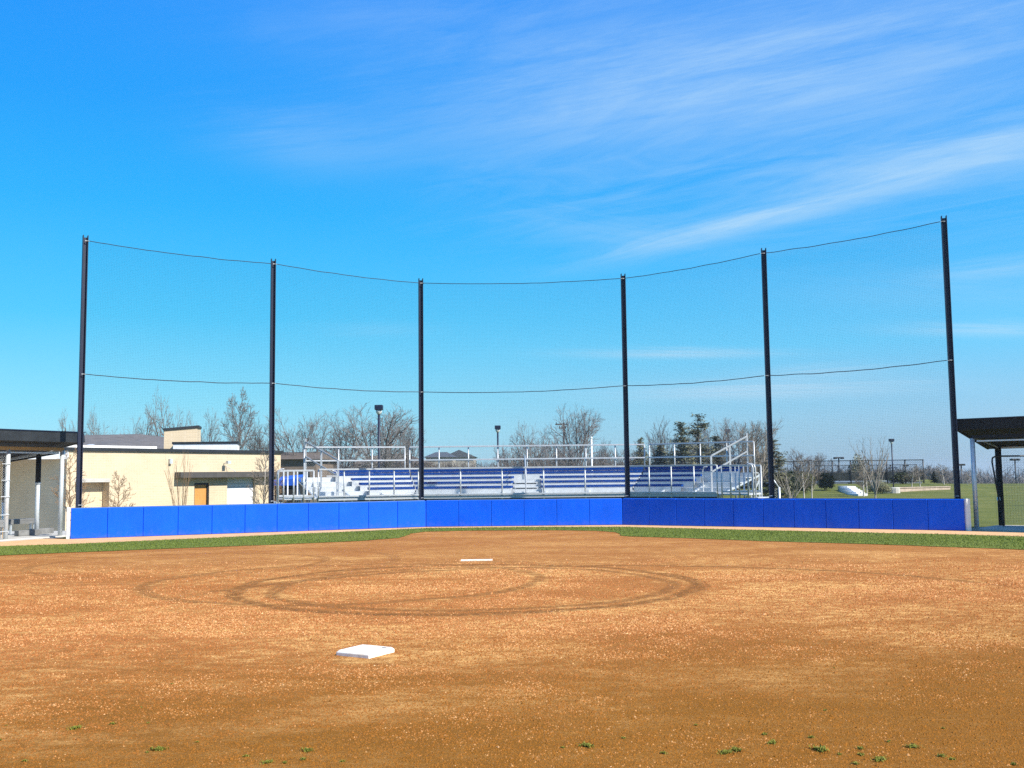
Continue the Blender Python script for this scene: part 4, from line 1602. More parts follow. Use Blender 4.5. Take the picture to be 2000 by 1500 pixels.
# dark pitched roof of the hall behind the parapet
zr0 = at(230, 873, 54).z
ra, rb_, rc, rd_ = at(100, 870, 49), at(345, 868, 58), at(360, 855, 66), at(120, 852, 58)
for v in (ra, rb_):
    v.z = 3.05
top_z = 4.15
rc.z = top_z
rd_.z = top_z
mid = (rc + rd_) / 2 + Vector((0.6, 0.6, 0.25))
thick = Vector((0, 0, -0.2))
mb.add([ra, rb_, rc, mid, rd_] + [v + thick for v in (ra, rb_, rc, mid, rd_)],
       [(0, 1, 2, 3, 4), (9, 8, 7, 6, 5), (0, 5, 6, 1), (1, 6, 7, 2), (2, 7, 8, 3), (3, 8, 9, 4), (4, 9, 5, 0)])
mb.build("pitched_roof", M_ROOF, bld)
# small tower with a slanted cap
def on_roof(px, D):
    return plan_hit(px, (0, D), (1, D))


tw0, tw1 = on_roof(319, 46.4), on_roof(384, 46.9)
te = (tw1 - tw0)
tn = Vector((-te.y, te.x, 0)).normalized()
zl_, zr_ = at(319, 841, tw0.y).z, at(388, 835, tw1.y).z
mb = MB()
pb_ = [tw0, tw1, on_roof(391, 48.3), on_roof(327, 47.8)]
mb.hexa([Vector((p.x, p.y, ZC - .15)) for p in pb_], [Vector((p.x, p.y, z)) for p, z in zip(pb_, (zl_, zr_, zr_, zl_))])
tw = mb.build("tower", M_BRICKW, bld)
mb = MB()
cq = [tw0 - te * .03 - tn * .06, tw1 + te * .05 - tn * .06, pb_[2] + te * .03 + tn * .06, pb_[3] - te * .03 + tn * .06]
mb.hexa([Vector((p.x, p.y, z + .003)) for p, z in zip(cq, (zl_, zr_, zr_, zl_))], [Vector((p.x, p.y, z + .1)) for p, z in zip(cq, (zl_, zr_, zr_, zl_))])
mb.build("cap", M_DARKMETAL, tw)
mb = MB()
bx0, bx1 = on_roof(337, 45.4), on_roof(463, 45.5)
pq = [bx0, bx1, on_roof(467, 47.2), on_roof(347, 47.1)]
zt_ = at(400, 867, 45.4).z
mb.hexa([Vector((p.x, p.y, ZC - .11)) for p in pq], [Vector((p.x, p.y, zt_)) for p in pq])
bb_ = mb.build("roof_box", M_WHITE, bld)
mb = MB()
cc = sum(pq, Vector()) / 4
pq2 = [cc + (p - cc) * 1.035 for p in pq]
mb.hexa([Vector((p.x, p.y, zt_ + .003)) for p in pq2], [Vector((p.x, p.y, zt_ + .10)) for p in pq2])
mb.build("cap", M_DARKMETAL, bb_)

# side wing with the white fascia behind the left dugout
wg = thing("brick_wing", "shaded buff block wing with white fascia behind the left dugout", "building", (-19, 40.5, GZ))
wx1 = at(119, 930, 40.6).x
mb = MB()
dx0, dx1, dzt = at(91, 930, 40.6).x, at(105, 930, 40.6).x, at(98, 944, 40.6).z
mb.box(((-34 + dx0) / 2, 40.8, (GZ + 2.5) / 2), (dx0 + 34, 0.4, 2.5 - GZ))
mb.box(((wx1 + dx1) / 2, 40.8, (GZ + 2.5) / 2), (wx1 - dx1, 0.4, 2.5 - GZ))
mb.box(((dx0 + dx1) / 2, 40.8, (dzt + 2.5) / 2), (dx1 - dx0, 0.4, 2.5 - dzt))
mb.build("wall", M_STONEBRICK, wg)
mb = MB()
mb.box(((dx0 + dx1) / 2, 40.72, (GZ + dzt) / 2), (dx1 - dx0 - .01, 0.06, dzt - GZ - .01))
d2 = mb.build("door", M_BROWNDOOR, wg)
mb = MB()
mb.tube([(dx0 + .1, 40.69, 0.45), (dx0 + .1, 40.63, 0.45)], 0.03, 8)
mb.build("handle", M_GALV, d2)
mb = MB()
mb.box(((dx0 + dx1) / 2, 40.5, dzt + 0.12), (dx1 - dx0 + .14, 0.2, 0.1))
mb.build("door_hood", M_DARKMETAL, wg, bevel=0.01)
fx = at(133, 885, 38.0).x
mb = MB()
z0_, z1_ = at(100, 896.5, 38).z, at(100, 873, 38).z
mb.box(((-34 + fx) / 2, 38.05, (z0_ + z1_) / 2), (fx + 34, 0.1, z1_ - z0_))
mb.box((fx - .05, 39.4, (z0_ + z1_) / 2), (0.1, 2.6, z1_ - z0_))
mb.build("fascia", M_WHITE, wg)
mb = MB()
mb.box(((-34 + fx) / 2 - .06, 39.5, z0_ + 0.2), (fx + 34 - .12, 2.78, 0.3))
mb.build("roof", M_CONC, wg)
mb = MB()
px_ = at(124.5, 930, 40.2).x
mb.box((px_, 40.2, (GZ + z0_ + .04) / 2), (0.13, 0.13, z0_ + .04 - GZ))
mb.build("post", M_DARKMETAL, wg)


# ------------------------------------------------------------------ far houses
def house(label, px0, px1, D, y_eave, y_ridge, mwall, mroof, dep=9.0, hip=0.0, gable_to_us=False, chim=False):
    a, b = at(px0, 925, D), at(px1, 920, D)
    z0 = min(terrain(a.x, D), terrain(b.x, D)) - 0.3
    ze, zr = at((px0 + px1) / 2, y_eave, D).z, at((px0 + px1) / 2, y_ridge, D + dep / 2).z
    t = thing("house", label, "house", ((a.x + b.x) / 2, D, z0), "houses beyond the field")
    mb = MB()
    mb.hexa([(a.x, D, z0), (b.x, D, z0), (b.x, D + dep, z0), (a.x, D + dep, z0)], [(a.x, D, ze), (b.x, D, ze), (b.x, D + dep, ze), (a.x, D + dep, ze)])
    wl = mb.build("wall", mwall, t)
    o_ = 0.4
    mb = MB()
    if gable_to_us:
        m = (a.x + b.x) / 2
        vs = [(a.x - o_, D - o_, ze), (b.x + o_, D - o_, ze), (b.x + o_, D + dep, ze), (a.x - o_, D + dep, ze), (m, D - o_, zr), (m, D + dep, zr)]
        mb.add(vs, [(0, 4, 5, 3), (1, 2, 5, 4), (0, 1, 4), (2, 3, 5), (3, 2, 1, 0)])
    else:
        vs = [(a.x - o_, D - o_, ze), (b.x + o_, D - o_, ze), (b.x + o_, D + dep, ze), (a.x - o_, D + dep, ze), (a.x - o_ + hip, D + dep / 2, zr), (b.x + o_ - hip, D + dep / 2, zr)]
        mb.add(vs, [(0, 1, 5, 4), (2, 3, 4, 5), (0, 4, 3), (1, 2, 5), (3, 2, 1, 0)])
    rf = mb.build("roof", mroof, t)
    if chim:
        mb = MB()
        mb.box((a.x + (b.x - a.x) * .7, D + dep / 2, zr + .3), (0.7, 0.7, 1.4))
        mb.build("chimney", mwall, rf)
    n = max(2, int((b.x - a.x) / 3.2))
    for k in range(n):
        x = a.x + (b.x - a.x) * (k + .5) / n
        mb = MB()
        mb.box((x, D - 0.02, z0 + (ze - z0) * .6), (1.0, 0.08, 1.1))
        mb.build("window", M_GLASSDARK, t)


house("long brown roofed hall just left of the bleachers", 520, 618, 88, 897, 883, M_BROWNWALL, M_BROWNROOF, 10, 0.3)
house("low brown house behind the left end of the rear rail", 690, 828, 120, 905, 886, M_BROWNWALL, M_BROWNROOF, 10, 3)
house("dark blue roofed long house seen over the top bleacher row", 832, 884, 150, 893, 883, M_HOUSE, M_SLATEROOF, 9, 1.5)
house("grey gabled house with a pointed roof behind the bleachers", 868, 926, 170, 893, 880, M_HOUSE, M_SLATEROOF, 10, 0, True)
house("tiny white house far off beside the tennis fence", 1800, 1812, 190, 936, 930, M_WHITE, M_SLATEROOF, 5)

# dark equipment shed with a blue cover left of the bleachers
t = thing("storage_shed", "dark storage cage under a bright blue cover beside the bleachers", "shed", (at(555, 930, 42).x, 42, GZ))
xa, xb = at(536, 930, 42).x, at(577, 930, 42).x
mb = MB()
mb.box(((xa + xb) / 2, 42.8, (GZ + 1.3) / 2), (xb - xa, 1.6, 1.3 - GZ))
mb.build("body", M_UNDER, t, bevel=0.02)
mb = MB()
mb.add([(xa - .05, 41.9, 1.30), (xb + .1, 41.9, 1.30), (xb + .1, 43.7, 1.62), (xa - .05, 43.7, 1.62), (xa - .05, 41.9, 1.52), (xb + .1, 41.9, 1.62), (xb + .1, 43.7, 1.78), (xa - .05, 43.7, 1.7)],
       [(3, 2, 1, 0), (4, 5, 6, 7), (0, 1, 5, 4), (1, 2, 6, 5), (2, 3, 7, 6), (3, 0, 4, 7)])
mb.build("cover", M_BLUEROOF, t, bevel=0.02)

# ------------------------------------------------------------------ plants
def bare_tree(seed, style, mb_t, mb_c):
    """a leafless tree one unit high with its foot at the origin: trunk and main limbs, then branches and twigs"""
    rr = random.Random(seed)
    S = dict(
        elm=dict(trunk=0.20, r=0.026, limbs=6, lim_a=(14, 40), lim_l=0.52, ch=(7, 6, 6), ang=(22, 48), ratio=0.52, up=0.05, out=0.10, tw=0.0015),
        broad=dict(trunk=0.17, r=0.030, limbs=8, lim_a=(10, 62), lim_l=0.56, ch=(7, 6, 5), ang=(24, 52), ratio=0.50, up=0.04, out=0.06, tw=0.0015),
        leader=dict(trunk=0.82, r=0.024, limbs=17, lim_a=(28, 58), lim_l=0.34, ch=(6, 5, 4), ang=(30, 56), ratio=0.55, up=0.06, out=0.03, tw=0.0015),
        crooked=dict(trunk=0.42, r=0.030, limbs=6, lim_a=(20, 55), lim_l=0.38, ch=(6, 5, 5), ang=(28, 60), ratio=0.55, up=0.05, out=0.04, tw=0.0016),
        vase=dict(trunk=0.13, r=0.016, limbs=11, lim_a=(8, 30), lim_l=0.80, ch=(3, 3), ang=(10, 26), ratio=0.42, up=0.12, out=0.0, tw=0.0016),
        young=dict(trunk=0.92, r=0.014, limbs=22, lim_a=(38, 62), lim_l=0.32, ch=(6, 4), ang=(20, 48), ratio=0.46, up=0.05, out=0.0, tw=0.0026),
        globe=dict(trunk=0.22, r=0.022, limbs=15, lim_a=(5, 75), lim_l=0.62, ch=(7, 6, 4), ang=(14, 36), ratio=0.46, up=0.03, out=0.0, tw=0.0016),
    )[style]

    def rot_about(d, ang, az):
        o1 = d.orthogonal().normalized()
        o2 = d.cross(o1)
        return (d * math.cos(ang) + (o1 * math.cos(az) + o2 * math.sin(az)) * math.sin(ang)).normalized()

    def grow(p, d, ln, r, lev):
        k = 5 if lev == 0 else (4 if lev == 1 else 3)
        pts = [p]
        for i in range(k):
            jit = 0.10 if lev < 2 else 0.16
            d = (d + Vector((rr.gauss(0, jit), rr.gauss(0, jit), rr.gauss(0, jit * .6) + S["up"])))
            rad = Vector((p.x, p.y, 0))
            if rad.length > 0.02:
                d += rad.normalized() * S["out"] * (0.8 if lev == 0 else 0.2)
            d.normalize()
            p = p + d * (ln / k)
            pts.append(p)
        r_end = max(S["tw"] * 0.5, r * 0.38)
        dst = mb_t if lev == 0 and style not in ("young", "leader") else mb_c
        dst.tube(pts, r, 5 if lev == 0 else (4 if lev == 1 else 3), r1=r_end, cap=False)
        if lev < len(S["ch"]):
            n = S["ch"][lev] + rr.choice((0, 0, 1))
            az = rr.uniform(0, 6.28)
            for j in range(n):
                u = 0.28 + 0.72 * (j + rr.uniform(0.1, 0.9)) / n
                x = u * k
                i0 = min(k - 1, int(x))
                q = pts[i0].lerp(pts[i0 + 1], x - i0)
                dd = (pts[i0 + 1] - pts[i0]).normalized()
                az += 2.4 + rr.uniform(-.5, .5)
                nd = rot_about(dd, R(rr.uniform(*S["ang"])), az)
                if nd.z < -0.15:
                    nd.z *= 0.2
                    nd.normalize()
                grow(q, nd, ln * S["ratio"] * rr.uniform(0.75, 1.25) * (1.15 - 0.4 * u), max(S["tw"], r * (0.46 - 0.1 * u)), lev + 1)

    # trunk
    d = Vector((rr.gauss(0, .03), rr.gauss(0, .03), 1)).normalized()
    p = Vector((0, 0, -0.03))
    K = 8
    pts = [p]
    for i in range(K):
        j = 0.10 if style == "crooked" else 0.03
        d = (d + Vector((rr.gauss(0, j), rr.gauss(0, j), 0.25))).normalized()
        p = p + d * ((S["trunk"] + .03) / K)
        pts.append(p)
    thin = style in ("leader", "young")
    mb_t.tube(pts, S["r"], 7, r1=S["r"] * (0.16 if thin else 0.72), cap=False)
    for j in range(S["limbs"]):
        if thin:
            u = 0.20 + 0.8 * (j + rr.random() * .6) / S["limbs"]
            x = min(K - 1e-3, u * K)
            q = pts[int(x)].lerp(pts[int(x) + 1], x - int(x))
            ln = S["lim_l"] * (1.12 - 0.75 * u) * rr.uniform(.85, 1.2)
            r = S["r"] * (0.5 - 0.34 * u)
        elif style == "crooked":
            u = 0.45 + 0.55 * (j + .5) / S["limbs"]
            x = min(K - 1e-3, u * K)
            q = pts[int(x)].lerp(pts[int(x) + 1], x - int(x))
            ln = S["lim_l"] * rr.uniform(.8, 1.25)
            r = S["r"] * 0.5
        else:
            q = pts[-1] - Vector((0, 0, rr.uniform(0, .25) * S["trunk"]))
            ln = S["lim_l"] * rr.uniform(.85, 1.12)
            r = S["r"] * rr.uniform(.36, .55)
        a = R(rr.uniform(*S["lim_a"]))
        az = 2.4 * j + rr.uniform(-.4, .4)
        nd = Vector((math.sin(a) * math.cos(az), math.sin(a) * math.sin(az), math.cos(a)))
        if not thin and style != "vase" and a > 1.0:
            ln *= 0.8
        grow(q, nd, ln, r, 0)


def fit(*mbs):
    """scale the sprouting so that the whole stands one unit high"""
    zmax = max(v[2] for m in mbs for v in m.v)
    for m in mbs:
        m.v = [(x / zmax, y / zmax, z / zmax) for x, y, z in m.v]


def half_width(mbs):
    xs = sorted(abs(v[0]) for m in mbs for v in m.v)
    return xs[int(len(xs) * .985)]


KIND = {}


def make_kind(key, style, seed, mt, mc):
    a, b = MB(), MB()
    bare_tree(seed, style, a, b)
    fit(a, b)
    hw = half_width((a, b))
    ta = a.build("trunk", mt, smooth=True)
    cb_ = b.build("crown", mc)
    KIND[key] = (ta.data, cb_.data, hw)
    bpy.data.objects.remove(ta)
    bpy.data.objects.remove(cb_)


make_kind("elm1", "elm", 3, M_BARK, M_TWIG)
make_kind("elm2", "elm", 8, M_BARK, M_TWIG)
make_kind("broad1", "broad", 5, M_BARK, M_TWIG)
make_kind("broad2", "broad", 12, M_BARK, M_TWIG)
make_kind("leader1", "leader", 4, M_BARK, M_TWIG)
make_kind("leader2", "leader", 21, M_BARK, M_TWIG)
make_kind("crooked1", "crooked", 6, M_BARKDARK, M_TWIG)
make_kind("crooked2", "crooked", 17, M_BARKDARK, M_TWIG)
make_kind("globe1", "globe", 2, M_BARKDARK, M_BARK)
make_kind("vase1", "vase", 9, M_BARKTAN, M_BARKTAN)
make_kind("vase2", "vase", 14, M_BARKPALE, M_TWIGTAN)
make_kind("young1", "young", 10, M_BARKTAN, M_BARKTAN)
make_kind("young2", "young", 15, M_BIRCH, M_TWIGTAN)
make_kind("pale1", "elm", 31, M_BARKPALE, M_TWIGTAN)


def needle_tree(seed, tiers, droop, shape, gap, spray):
    rr = random.Random(seed)
    tr, cr = MB(), MB()
    tr.tube([(0, 0, -0.03), (0.004, 0, .5), (0, 0, .97)], 0.022, 7, r1=0.004, cap=False)
    for i in range(tiers):
        u = (i + rr.random() * .7) / tiers
        z = 0.06 + 0.92 * u
        n = rr.randint(5, 8)
        for j in range(n):
            az = rr.uniform(0, 6.283)
            ln = shape(u) * rr.uniform(.55, 1.15)
            if rr.random() < gap:
                ln *= 0.45
            d = Vector((math.cos(az), math.sin(az), 0))
            tip = Vector((0, 0, z)) + d * ln + Vector((0, 0, ln * (0.25 - droop) + rr.gauss(0, .01)))
            root_ = Vector((0, 0, z - 0.005))
            tr.tube([root_, root_.lerp(tip, .6) + Vector((0, 0, -0.01)), tip], 0.0045, 3, r1=0.001, cap=False)
            m = max(8, int(spray * 2.6 * ln / 0.2))
            for k in range(m):
                t = rr.uniform(.15, 1.0)
                c0 = root_.lerp(tip, t) + Vector((rr.gauss(0, .016), rr.gauss(0, .016), rr.gauss(0, .010)))
                s = rr.uniform(.014, .032)
                f1 = (d * rr.uniform(.4, 1) + Vector((rr.gauss(0, .8), rr.gauss(0, .8), rr.gauss(0, .35)))).normalized()
                f2 = f1.cross(Vector((rr.gauss(0, .4), rr.gauss(0, .4), 1))).normalized()
                cr.add([c0 - f2 * s * .35, c0 + f1 * s * .7 - f2 * s * .2, c0 + f1 * s * 1.5, c0 + f1 * s * .6 + f2 * s * .35], [(0, 1, 2, 3)])
    return tr, cr


def make_needle(key, mc, *args):
    a, b = needle_tree(*args)
    fit(a, b)
    hw = half_width((a, b))
    ta, cb_ = a.build("trunk", M_BARKDARK, smooth=True), b.build("crown", mc)
    KIND[key] = (ta.data, cb_.data, hw)
    bpy.data.objects.remove(ta)
    bpy.data.objects.remove(cb_)


make_needle("pine1", M_PINE, 3, 30, 0.30, lambda u: 0.26 * (1 - u) ** 0.75 + 0.02, 0.25, 26)
make_needle("pine2", M_PINE, 7, 22, 0.15, lambda u: 0.20 * (1 - u) ** 0.6 * (0.55 + 0.45 * math.sin(u * 17)) + 0.05, 0.35, 22)
make_needle("spruce1", M_YEW, 5, 34, 0.35, lambda u: 0.24 * (1 - u) + 0.012, 0.1, 34)


make_needle("spruce2", M_PINE, 6, 34, 0.35, lambda u: 0.24 * (1 - u) + 0.012, 0.1, 34)


def bush_mesh(seed, lobes, n, leaf):
    rr = random.Random(seed)
    cr, tr = MB(), MB()
    for (cx, cy, cz, rx, rz) in lobes:
        for k in range(int(n / len(lobes))):
            a, b = rr.uniform(0, 6.283), math.acos(rr.uniform(-.75, 1))
            q = rr.uniform(.55, 1.04) * (1 + .18 * mnoise.noise((math.cos(a) * 2, math.sin(a) * 2, b * 2 + seed)))
            c0 = Vector((cx + rx * q * math.sin(b) * math.cos(a), cy + rx * q * math.sin(b) * math.sin(a), cz + rz * q * math.cos(b)))
            if c0.z < 0.0:
                c0.z = rr.uniform(0, .08)
            f1 = Vector((rr.gauss(0, 1), rr.gauss(0, 1), rr.gauss(.3, 1))).normalized()
            f2 = f1.orthogonal().normalized()
            s = leaf * rr.uniform(.6, 1.3)
            cr.add([c0 - f2 * s * .4, c0 + f1 * s, c0 + f2 * s * .4, c0 - f1 * s * .4], [(0, 1, 2, 3)])
        for k in range(4):
            tr.tube([(cx * .3, cy * .3, -0.02), (cx + rr.uniform(-.2, .2) * rx, cy + rr.uniform(-.2, .2) * rx, cz + rz * .3)], 0.015, 4, r1=0.005, cap=False)
    return tr, cr


def make_bush(key, mc, *args):
    a, b = bush_mesh(*args)
    fit(b)
    hw = half_width((b,))
    ta, cb_ = a.build("stem", M_BARKDARK), b.build("foliage", mc)
    KIND[key] = (ta.data, cb_.data, hw)
    bpy.data.objects.remove(ta)
    bpy.data.objects.remove(cb_)


make_bush("bush1", M_YEW, 2, [(0, 0, .5, .55, .5), (.3, .1, .35, .4, .36), (-.35, -.05, .38, .42, .4), (.05, -.2, .75, .3, .27)], 3600, 0.07)
make_bush("bush2", M_YELLOWGREEN, 5, [(0, 0, .45, .5, .5), (.35, .0, .3, .35, .32), (-.3, .1, .5, .35, .4)], 3000, 0.07)
make_bush("bush3", M_PINE, 9, [(0, 0, .5, .42, .52), (.22, .0, .3, .35, .32), (-.25, .1, .35, .35, .35)], 3000, 0.06)


def plant(key, px, ytop, D, label, cat="tree", wpx=None, name=None, group=None, yaw=None, ybase=None):
    tm, cm, hw = KIND[key]
    p = at(px, 925, D)
    z0 = terrain(p.x, D) - 0.02 if ybase is None else at(px, ybase, D).z
    H = at(px, ytop, D).z - z0
    sx = H if wpx is None else (wpx / 2 / F * D) / hw
    sx = max(0.35 * H, min(1.9 * H, sx))
    t = thing(name or "bare_tree", label, cat, (p.x, D, z0), group)
    t.scale = (sx, sx, H)
    t.rotation_euler.z = rnd.uniform(0, 6.28) if yaw is None else yaw
    for nm, me in ((tm.name.split(".")[0], tm), (cm.name.split(".")[0], cm)):
        c = bpy.data.objects.new(nm, me)
        COL.objects.link(c)
        c.parent = t
    return t


FAR = "bare trees beyond the field"
for a in (
    ("crooked1", 133, 793, 70, "spindly bare tree rising behind the left dugout roof", 60),
    ("crooked2", 196, 786, 74, "slim bare tree just right of the leftmost net pole", 46),
    ("crooked1", 277, 784, 66, "dark forked bare tree left of the brick tower", 78),
    ("crooked2", 328, 749, 72, "tall bare tree rising right above the brick tower", 74),
    ("broad2", 402, 794, 84, "low wide bare tree behind the white roof box", 90),
    ("leader2", 466, 754, 80, "tallest bare tree left of the second net pole", 96),
    ("globe1", 500, 812, 70, "dense brushy bare tree behind the building's right end", 120),
    ("elm1", 592, 796, 92, "spreading bare elm behind the left end of the bleachers", 120),
    ("elm2", 668, 792, 100, "wide bare elm left of the black lamp post", 150),
    ("broad1", 745, 785, 96, "broadest bare tree, directly behind the black lamp post", 190),
    ("elm1", 800, 812, 110, "faint bare tree beside the third net pole", 90),
    ("crooked2", 985, 862, 120, "small leaning bare sapling beside the middle lamp post", 60),
    ("broad2", 1035, 818, 120, "rounded bare tree right of the middle lamp post", 90),
    ("elm2", 1082, 832, 130, "hazy bare tree around the utility pole", 100),
    ("broad1", 1128, 785, 112, "largest bare tree right of centre, beside the utility pole", 120),
    ("globe1", 1178, 852, 120, "low brushy bare tree left of the fourth net pole", 80),
    ("globe1", 1293, 808, 92, "round bare tree between the two leftmost pines", 96),
    ("elm1", 1392, 815, 90, "bare tree behind the far right bleacher lamp post", 70),
    ("broad1", 1440, 812, 86, "wide bare tree above the right bleacher stairs", 120),
    ("elm2", 1352, 818, 100, "thin bare tree crossing the tall thin pine", 80),
):
    plant(a[0], a[1], a[2], a[3], a[4], "tree", a[5], group=FAR)
plant("pale1", 1481, 800, 47, "large pale barked bare tree beside the right bleacher stairs", "tree", 130)
plant("vase2", 1545, 898, 52, "low pale branching bare shrub right of the fifth net pole", "shrub", 110, name="bare_shrub")
PIN = "evergreens beyond the field"
plant("pine1", 1332, 822, 82, "broad green pine with drooping tiers right of the round bare tree", "pine", 84, "pine_tree", PIN)
plant("pine2", 1366, 806, 84, "tall thin ragged pine with an open crown", "pine", 70, "pine_tree", PIN)
plant("spruce2", 1252, 853, 88, "dark stubby evergreen just right of the fourth net pole", "evergreen", 60, "evergreen_tree", PIN)
plant("spruce2", 1290, 864, 84, "low dark evergreen under the round bare tree", "evergreen", 90, "evergreen_tree", PIN)
plant("pine1", 1400, 850, 86, "short bushy pine behind the shaded rear guard rail", "pine", 70, "pine_tree", PIN)
plant("pine1", 1510, 856, 66, "grey green cone shaped pine behind the fifth net pole", "pine", 84, "pine_tree", PIN)
# small trees before the building
plant("young1", 139, 872, 35.6, "young bare tree before the building's left corner, crossing the leftmost pole", "tree", 66, "young_tree")
plant("young1", 233, 918, 36.6, "shortest young bare tree, alone before the plain tan wall", "tree", 62, "young_tree")
plant("vase1", 355, 868, 38.2, "vase shaped brown tree in front of the canopy's left end", "tree", 66, "young_tree")
plant("young2", 515, 868, 42, "slim pale bare tree in front of the white rolling door's edge", "tree", 72, "young_tree")
plant("young1", 545, 900, 40, "thin bare sapling between second pole and the blue covered shed", "tree", 40, "young_tree")
# right hand background
SH = "shrubs on the bank by the tennis courts"
plant("bush1", 1545, 918, 74, "dark round shrub, its sunlit right side a separate bright clump", "shrub", 64, "shrub", SH)
plant("bush2", 1572, 921, 72, "yellow green shrub behind two slim birches", "shrub", 38, "shrub", SH)
plant("bush1", 1612, 922, 76, "dark shrub standing alone left of the white steps", "shrub", 44, "shrub", SH)
plant("bush3", 1718, 935, 70, "low dark green shrub below the lamp post by the stone wall", "shrub", 42, "shrub", SH)
plant("bush1", 1762, 922, 88, "dark shrub behind the lamp post, right side", "shrub", 50, "shrub", SH)
plant("bush3", 1690, 938, 80, "small green shrub right of the white steps", "shrub", 26, "shrub", SH)
plant("spruce1", 1824, 920, 92, "small dark cone shaped evergreen right of the tennis fence", "evergreen", 44, "evergreen_tree", PIN)
plant("bush3", 1676, 884, 112, "round topped evergreen rising behind the tennis fence", "evergreen", 34, "evergreen_tree", PIN)
BIR = "young trees on the bank"
plant("young2", 1569, 888, 62, "white stemmed birch in front of the yellow green clump", "tree", 52, "birch_tree", BIR)
plant("young2", 1584, 893, 63, "white stemmed birch just right of the yellow green clump", "tree", 48, "birch_tree", BIR)
plant("young2", 1685, 890, 66, "grey stemmed young tree left of the many stemmed bare tree", "tree", 56, "birch_tree", BIR)
plant("young2", 1692, 900, 68, "thin pale young tree close behind the many stemmed bare tree", "tree", 40, "birch_tree", BIR)
plant("vase2", 1708, 848, 56, "many stemmed bare tree with tall fine shoots left of the right lamp post", "tree", 92, "bare_tree")
plant("young2", 1780, 908, 78, "small bare tree behind the stone wall, right of the lamp post", "tree", 44, "birch_tree", BIR)
plant("young2", 1796, 912, 80, "small bare tree at the right end of the tennis fence", "tree", 36, "birch_tree", BIR)
plant("young2", 1843, 905, 84, "pale young tree between the cone evergreen and the last pole", "tree", 52, "birch_tree", BIR)
plant("young2", 1889, 920, 82, "pale young tree between last pole and right dugout post", "tree", 44, "birch_tree", BIR)
plant("crooked1", 1558, 872, 120, "leaning dark bare tree behind the left end of the tennis fence", "tree", 66, group=FAR)
plant("elm1", 1598, 882, 130, "faint thin bare tree in the tennis fence's gap", "tree", 50, group=FAR)


# woods: masses of far trees nobody could count
def woods(name, label, spans, seed, mat, n, twr=0.03, shape=1.0):
    rr = random.Random(seed)
    mb = MB()
    for i in range(n):
        px0, px1, yt0, yt1, D0_, D1_ = rr.choice(spans)
        u = rr.random()
        D = rr.uniform(D0_, D1_)
        px = px0 + (px1 - px0) * u
        p = at(px, 925, D)
        z0 = terrain(p.x, D)
        H = (at(px, rr.uniform(yt0, yt1), D).z - z0) * rr.uniform(.7, 1.05)
        if H < 0.5:
            continue
        b0 = Vector((p.x, D, z0))
        k = rr.randint(10, 16)
        for j in range(k):
            a, sp_ = rr.uniform(0, 6.283), abs(rr.gauss(0, .34))
            q0 = b0 + Vector((0, 0, H * rr.uniform(0.0, .25)))
            e_ = b0 + Vector((math.cos(a) * sp_ * H * .8, math.sin(a) * sp_ * H * .8, H * rr.uniform(.55, 1.0)))
            m_ = q0.lerp(e_, .5) + Vector((rr.gauss(0, .05) * H, rr.gauss(0, .05) * H, 0))
            mb.tube([q0, m_, e_], twr * 1.5, 3, r1=twr * .4, cap=False)
            for l in range(4):
                t_ = rr.uniform(.3, .95)
                s_ = q0.lerp(e_, t_)
                mb.tube([s_, s_ + Vector((rr.gauss(0, .12), rr.gauss(0, .12), rr.uniform(.03, .2))) * H * shape], twr * .6, 3, r1=twr * .25, cap=False)
    o_ = mb.build(name, mat)
    tag(o_, label, "woods", kind="stuff")


woods("woods", "far grey brown woods along the horizon at right", [(1480, 1860, 905, 925, 180, 260), (1800, 2150, 908, 922, 140, 200), (1800, 2150, 908, 922, 140, 200), (2050, 2700, 905, 925, 150, 260), (1520, 1900, 910, 922, 136, 170)], 3, M_TWIG, 900, 0.05)
woods("undergrowth", "brown brushy undergrowth behind the bleachers and trees", [(535, 700, 876, 905, 100, 125), (690, 840, 884, 908, 105, 118), (980, 1235, 862, 900, 100, 130),
      (1220, 1500, 868, 900, 100, 120), (835, 985, 894, 905, 100, 140), (-400, 540, 850, 900, 100, 140)], 5, M_BRUSH, 560, 0.03)

# ------------------------------------------------------------------ lamp posts, poles, courts
def lamp_post(px, ytop, D, headpx, label, block=False):
    p = at(px, ytop, D)
    z0 = terrain(p.x, D)
    k = headpx / F * D
    t = thing("lamp_post", label, "lamp post", (p.x, D, z0), "black lamp posts with box heads")
    zt = p.z
    mb = MB()
    mb.tube([(p.x, D, z0 - .1), (p.x, D, zt - k * 1.15)], k * 0.15, 8)
    mb.build("pole", M_POLE, t, smooth=True)
    mb = MB()
    mb.box((p.x, D, zt - k * .32), (k, k, k * .62))
    mb.build("head", M_POLE, t, bevel=k * .06)
    mb = MB()
    mb.lathe((p.x, D, zt - k * 1.2), [(k * .17, 0), (k * .24, k * .1), (k * .38, k * .3), (k * .38, k * .56)], 10)
    mb.build("lens", M_GLASS, t, smooth=True)
    if block:
        mb = MB()
        mb.lathe((p.x, D, z0 - .2), [(0.42, 0), (0.42, 0.5), (0.38, 0.55)], 12)
        mb.build("footing", M_CONC, t)
        mb = MB()
        z = at(px, 914, D).z
        mb.box((p.x, D - .1, z), (0.55, 0.2, 0.07))
        mb.build("bracket", M_POLE, t)


lamp_post(740, 791, 60, 15.5, "nearest black lamp post, before the broadest bare tree")
lamp_post(972, 831, 82, 11.5, "black lamp post above the middle of the bleachers")
lamp_post(1421, 838, 92, 10, "black lamp post above the right bleacher stairs")
lamp_post(1741, 857, 71, 8.6, "black lamp post on a white footing beside the stone wall", True)


